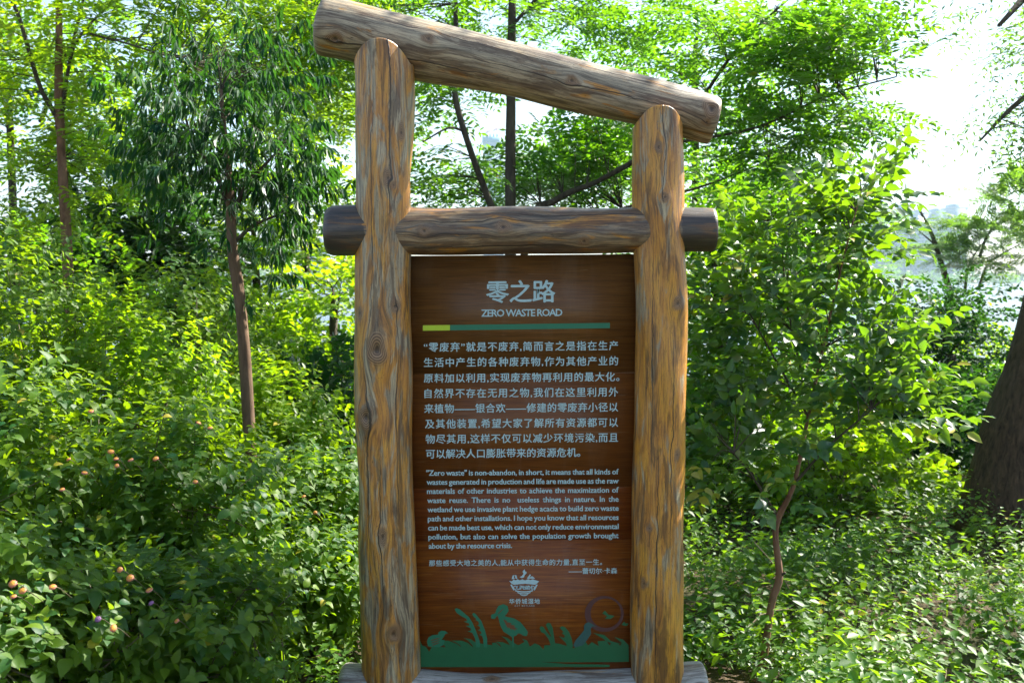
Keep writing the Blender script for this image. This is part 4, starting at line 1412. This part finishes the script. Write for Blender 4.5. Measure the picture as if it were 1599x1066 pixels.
r_, COUNT['t4'] = tree('old_feathery_tree', 'massive dark leaning trunk at the right edge with furrowed bark and feathery drooping sprays', 'tree', t4,
     [(C(1640, 100, 6.5), (0.34, 0.5, 0.36), 30, 6, 0.18), (C(1615, 200, 6.4), (0.22, 0.3, 0.22), 16, 6, 0.16), (C(1630, 300, 6.4), (0.16, 0.3, 0.08), 7, 5, 0.14), (C(1600, 20, 6.6), (0.2, 0.3, 0.10), 8, 5, 0.16), (C(1580, -150, 6.6), (0.8, 0.6, 0.3), 16, 6, 0.3), ((5.5, 8.9, 4.3), (1.5, 1.2, 0.5), 44, 9, 0.28), ((5.9, 6.8, 4.2), (0.7, 0.6, 0.35), 18, 9, 0.26)],  # last two clumps are out of view, added to dapple the ground with shade
     'pinnate', 0.062, 0.30, M['feather'], M['bark_old'], twig_r=0.002, template=T_FINE, seed=4, axis_up=-0.25)

# trees in the middle distance
MID = [
    # name, label, px, depth, top/trunk limbs..., blobs
    ('acacia_tree', 'airy tree in front of the hazy towers at the right', 'feather', 1495, 15.0, [(1432, 358, 0.28, 0.35, 4), (1530, 385, 0.5, 0.35, 9), (1595, 380, 0.7, 0.5, 12), (1600, 330, 0.4, 0.4, 6)], 0.085, 0.5, 'feather', T_FINE, 6),
    ('bushy_tree', 'dense dark tree behind the lantana left of the thin trunk', 'pinnate', 215, 9.5, [(215, 330, 0.8, 0.6, 40), (250, 450, 0.8, 0.6, 40), (150, 400, 0.6, 0.5, 24)], 0.085, 0.30, 'dark', T_OVATE, 10),
    ('bushy_tree', 'yellow-green tree behind the thin dark trunk', 'pinnate', 400, 10.5, [(395, 420, 0.9, 0.6, 40), (400, 560, 0.9, 0.5, 34), (470, 340, 0.7, 0.5, 24), (350, 520, 0.8, 0.6, 34)], 0.080, 0.30, 'lime', T_HERB, 10),
    ('bushy_tree', 'light green tree directly left of the sign above the lake', 'alternate', 520, 9.0, [(520, 620, 0.7, 0.5, 40), (530, 460, 0.4, 0.35, 16), (500, 560, 0.6, 0.3, 24)], 0.075, 0.26, 'lime', T_OVATE, 9),
    ('bushy_tree', 'dark green tree immediately right of the right post', 'alternate', 1120, 8.2, [(1110, 440, 0.5, 0.6, 40), (1140, 560, 0.6, 0.6, 40), (1110, 680, 0.6, 0.5, 34), (1190, 350, 0.5, 0.45, 30)], 0.075, 0.26, 'pinnate', T_OVATE, 9),
    ('bushy_tree', 'green tree behind the sapling right of the sign', 'pinnate', 1260, 9.5, [(1230, 350, 0.6, 0.45, 34), (1250, 470, 0.7, 0.5, 36), (1270, 590, 0.7, 0.5, 36), (1180, 300, 0.5, 0.35, 20)], 0.070, 0.28, 'pinnate', T_HERB, 10),
    ('dark_bush_tree', 'dark rounded small-leaved tree between the sapling and the leaning trunk', 'alternate', 1475, 8.6, [(1475, 520, 0.36, 0.38, 50), (1480, 640, 0.50, 0.50, 60), (1440, 730, 0.6, 0.4, 40)], 0.050, 0.18, 'dark', T_OVATE, 10),
    ('bushy_tree', 'yellow-green bush at the water edge behind the dark rounded tree', 'alternate', 1400, 11.0, [(1370, 590, 0.7, 0.45, 30), (1385, 540, 0.4, 0.20, 10), (1440, 500, 0.3, 0.08, 3), (1350, 670, 0.8, 0.45, 34), (1570, 600, 0.6, 0.5, 24)], 0.075, 0.28, 'lime', T_HERB, 9),
    ('bushy_tree', 'tree behind the foliage in the top left corner', 'pinnate', 20, 11.0, [(10, 150, 0.9, 0.8, 20), (150, 120, 0.8, 0.7, 14), (40, 420, 1.2, 0.4, 30)], 0.085, 0.32, 'pinnate', T_HERB, 9),
    ('bushy_tree', 'tall pale green tree behind the top left part of the sign', 'pinnate', 480, 12.0, [(420, 90, 1.0, 0.7, 24), (500, 200, 0.8, 0.6, 20), (240, 200, 1.0, 0.8, 20), (540, 60, 0.8, 0.6, 14)], 0.085, 0.34, 'lime', T_HERB, 9),
    ('bushy_tree', 'tree mass rising behind the right end of the top log', 'pinnate', 1080, 11.0, [(1090, 150, 0.9, 0.6, 16), (1230, 60, 1.1, 0.5, 12), (1000, 250, 0.9, 0.4, 16)], 0.085, 0.32, 'pinnate', T_HERB, 9),
]
for k, (nm, lab, kd, px, dd, bl, sz, sl, mt, tp, nsp) in enumerate(MID):
    g0 = G(px, dd)
    tx, ty = bl[0][0], min(b[1] for b in bl)
    trk = [(g0, 0.07), (pix(px + 8, 560, dd), 0.055), (pix((px + tx) / 2, ty + 60, dd), 0.035), (pix(tx, ty - 10, dd), 0.012)]
    lbs = [trk]
    for b in bl:
        lbs.append([(pix((px * 2 + b[0]) / 3, max(b[1] + 70, 470 if b[1] > 400 else b[1] + 70), dd), 0.024), (pix((px + b[0]) / 2, b[1] + 30, dd + 0.2), 0.016), (pix(b[0], b[1], dd), 0.006)])
    blobs = [(pix(b[0], b[1], dd), (b[2], b[2] * 0.8, b[3]), int(b[4]), nsp, 0.26) for b in bl]
    r_, COUNT[lab[:20]] = tree(nm, lab, 'tree', lbs, blobs, kd, sz, sl, M[mt], M['bark_dark'], group=None, template=tp, seed=20 + k)

# bushes that close the understorey
US = [
    ('understorey_shrub', 'dark shrub between the lantana and the left post', -1.2, 7.0, 1.15, 0.75, 0.5, 420, 'dark'),
    ('understorey_shrub', 'shrub in the dark gap left of the left post', -0.75, 8.2, 1.1, 0.8, 0.5, 420, 'pinnate'),
    ('understorey_shrub', 'low bush at the foot of the dark tree by the right post', 1.55, 7.3, 0.95, 0.75, 0.5, 420, 'pinnate'),
    ('understorey_shrub', 'low sunlit bush behind the crooked sapling trunk', 2.25, 6.9, 0.80, 0.75, 0.5, 420, 'lime'),
    ('understorey_shrub', 'dark low bush left of the massive leaning trunk', 3.15, 7.9, 0.95, 0.9, 0.5, 420, 'dark'),
    ('understorey_shrub', 'bush behind the massive leaning trunk', 4.3, 8.6, 1.05, 0.9, 0.6, 420, 'pinnate'),
    ('understorey_shrub', 'bush behind the reddish trunk and lantana thicket', -3.9, 8.4, 2.1, 1.3, 0.6, 520, 'pinnate'),
    ('understorey_shrub', 'bush hidden behind the board of the sign', 0.35, 7.8, 1.3, 1.0, 0.6, 420, 'pinnate'),
    ('understorey_shrub', 'sunlit bush between lantana and lake behind the thin trunk', -2.3, 8.9, 1.5, 1.2, 0.6, 520, 'lime'),
]
for k, (nm, lab, x, y, h, rx, ry, ns, mt) in enumerate(US):
    shrub(nm, lab, 'shrub', x, y, h, rx, ry, ns, 'alternate', 0.07, 0.18, M[mt], stems=8, seed=60 + k, template=T_OVATE)


# ------------------------------------------------------------------ ground cover
def ground_cover():
    rng = np.random.default_rng(77)
    L = Leaves()
    n = 26000
    y = 2.6 + (rng.uniform(0, 1, n) ** 1.25) * 9.5
    half = y * 0.60 + 0.5
    x = rng.uniform(-1, 1, n) * half
    # bare soil shows in a few places
    bare = np.sin(x * 2.1 + 1.0) * np.sin(y * 1.7 + 0.5) + 0.5 * np.sin(x * 4.7 + y * 3.1)
    soil = ((x - 2.02) / 0.16) ** 2 + ((y - 4.55) / 0.35) ** 2 < 1
    nos = (x > -0.62) & (x < 0.92) & (y < 4.2)
    keep = ~nos & ((bare > -1.3) | (rng.uniform(0, 1, n) < 0.4)) & ~(soil & (rng.uniform(0, 1, n) < 0.85))
    x, y = x[keep], y[keep]
    n = len(x)
    z0 = gz(x, y)
    hh = (0.14 + 0.20 * (0.5 + 0.5 * np.sin(x * 2.3 + 0.4) * np.cos(y * 2.0))) * rng.uniform(0.35, 1.25, n)
    o = np.stack([x, y, z0 + hh * 0.25], 1)
    a = nrm(np.stack([rng.normal(size=n) * 0.45, rng.normal(size=n) * 0.45 - 0.1, np.ones(n)], 1))
    patch = 0.5 + 0.25 * np.sin(x * 3.1) * np.sin(y * 2.3 + 1) + rng.normal(size=n) * 0.1
    # several kinds of weed grow together: fine-leaved carpet, mid-sized herbs and tall broad-leaved plants
    u_ = rng.uniform(0, 1, n) + 0.25 * np.sin(x * 4.3 + 1) * np.sin(y * 3.7)
    lsz = np.where(u_ < 0.35, 0.026, np.where(u_ < 0.85, 0.046, 0.066))
    hh = hh * np.where(u_ < 0.35, 0.7, np.where(u_ < 0.85, 1.05, 1.6))
    m = 7
    b = nrm(np.cross(a, rng.normal(size=(n, 3))))
    for k in range(m):
        t = 0.25 + 0.75 * k / (m - 1)
        ang = k * 1.9 + rng.uniform(0, 6.28, n)
        c2 = np.cross(a, b)
        ra = b * np.cos(ang)[:, None] + c2 * np.sin(ang)[:, None]
        base = o + a * (hh * t)[:, None]
        L.add(base, ra + np.array([0, 0, 0.10]) + rng.normal(size=(n, 3)) * 0.15, np.array([0, 0, 1.0]) + rng.normal(size=(n, 3)) * 0.3, lsz * rng.uniform(0.75, 1.2, n) * (1.15 - 0.35 * t), patch + rng.normal(size=n) * 0.15)
    o_ = emit(L.arrays(), T_HERB).build('ground_cover', M['herb'], smooth=True)
    tag(o_, 'low leafy herbs carpeting the ground round the sign', 'ground cover', kind='stuff')
    # taller blades of grass here and there
    g = Leaves()
    n = 260
    y = rng.uniform(3.2, 9, n)
    x = rng.uniform(-0.9, 1, n) * y * 0.55
    cl = np.sin(x * 3 + 2) * np.sin(y * 2.6)
    k_ = (cl > 0.3) & ~((np.abs(x - 0.05) < 0.9) & (y < 4.4))
    x, y = x[k_], y[k_]
    n = len(x)
    p = np.stack([x, y, gz(x, y)], 1)
    g.add(p, np.stack([rng.normal(size=n) * 0.35, rng.normal(size=n) * 0.35, np.ones(n)], 1), rng.normal(size=(n, 3)), rng.uniform(0.15, 0.32, n), rng.uniform(0.3, 0.8, n))
    tv = T_LANCE[0] * np.array([0.30, 1, 2.0])
    o_ = emit(g.arrays(), (tv, T_LANCE[1])).build('grass_blades', M['herb'], smooth=True)
    tag(o_, 'scattered long grass blades among the herbs', 'grass', kind='stuff')


ground_cover()


def litter():
    """dry sticks on the ground under the sapling"""
    rng = np.random.default_rng(8)
    mb = MB()
    for k in range(60):
        y = rng.uniform(3.6, 8)
        x = rng.uniform(-0.3, 0.6) * y
        z = float(gz(x, y)) + 0.03 + rng.uniform(0, 0.12)
        d_ = nrm(np.array([rng.normal(), rng.normal(), rng.normal() * 0.25]))
        l_ = rng.uniform(0.15, 0.5)
        p = np.array([x, y, z])
        tube(mb, spline([p, p + d_ * l_ * 0.5 + rng.normal(size=3) * 0.03, p + d_ * l_], 5), np.linspace(0.005, 0.002, 5), 5)
    o_ = mb.build('dry_sticks', simple_mat('dry_wood', (0.30, 0.23, 0.15), 0.8))
    tag(o_, 'dry sticks lying among the herbs', 'sticks', kind='stuff')


litter()


# far bank: a belt of trees along the other shore
def far_bank():
    rng = np.random.default_rng(9)
    L = Leaves()
    n = 9000
    x = rng.uniform(-620, 620, n)
    y = 800 + rng.uniform(0, 60, n)
    h = 7 + 4 * np.sin(x * 0.05) * np.sin(x * 0.023 + 1) + 3 * np.sin(x * 0.21)
    z = -1 + rng.uniform(0, 1, n) ** 0.8 * h
    L.add(np.stack([x, y, z], 1), rand_dirs(n, rng), rand_dirs(n, rng), rng.uniform(3, 6, n), rng.uniform(0.2, 0.9, n))
    o_ = emit(L.arrays(), T_HERB).build('far_woods', M['far_leaf'])
    tag(o_, 'hazy belt of trees on the far shore of the lake', 'woods', kind='stuff')


far_bank()

# ------------------------------------------------------------------ haze
hz = NT('haze_air')
pv = hz.node('ShaderNodeVolumePrincipled')
pv.inputs['Color'].default_value = (0.62, 0.84, 1.0, 1)
pv.inputs['Density'].default_value = 0.0003
pv.inputs['Anisotropy'].default_value = 0.35
hz.L.new(pv.outputs[0], hz.out.inputs['Volume'])
hb = MB().add(*box_arrays((-1500, -60, -4.6), (1500, 1200, 170)))
ho = hb.build('haze', hz.m)
tag(ho, kind='stuff')

print('TRIS', sum(len(o.data.polygons) for o in {o.data.name: o for o in bpy.data.objects if o.type == 'MESH'}.values()), 'OBJ', len(bpy.data.objects), COUNT)
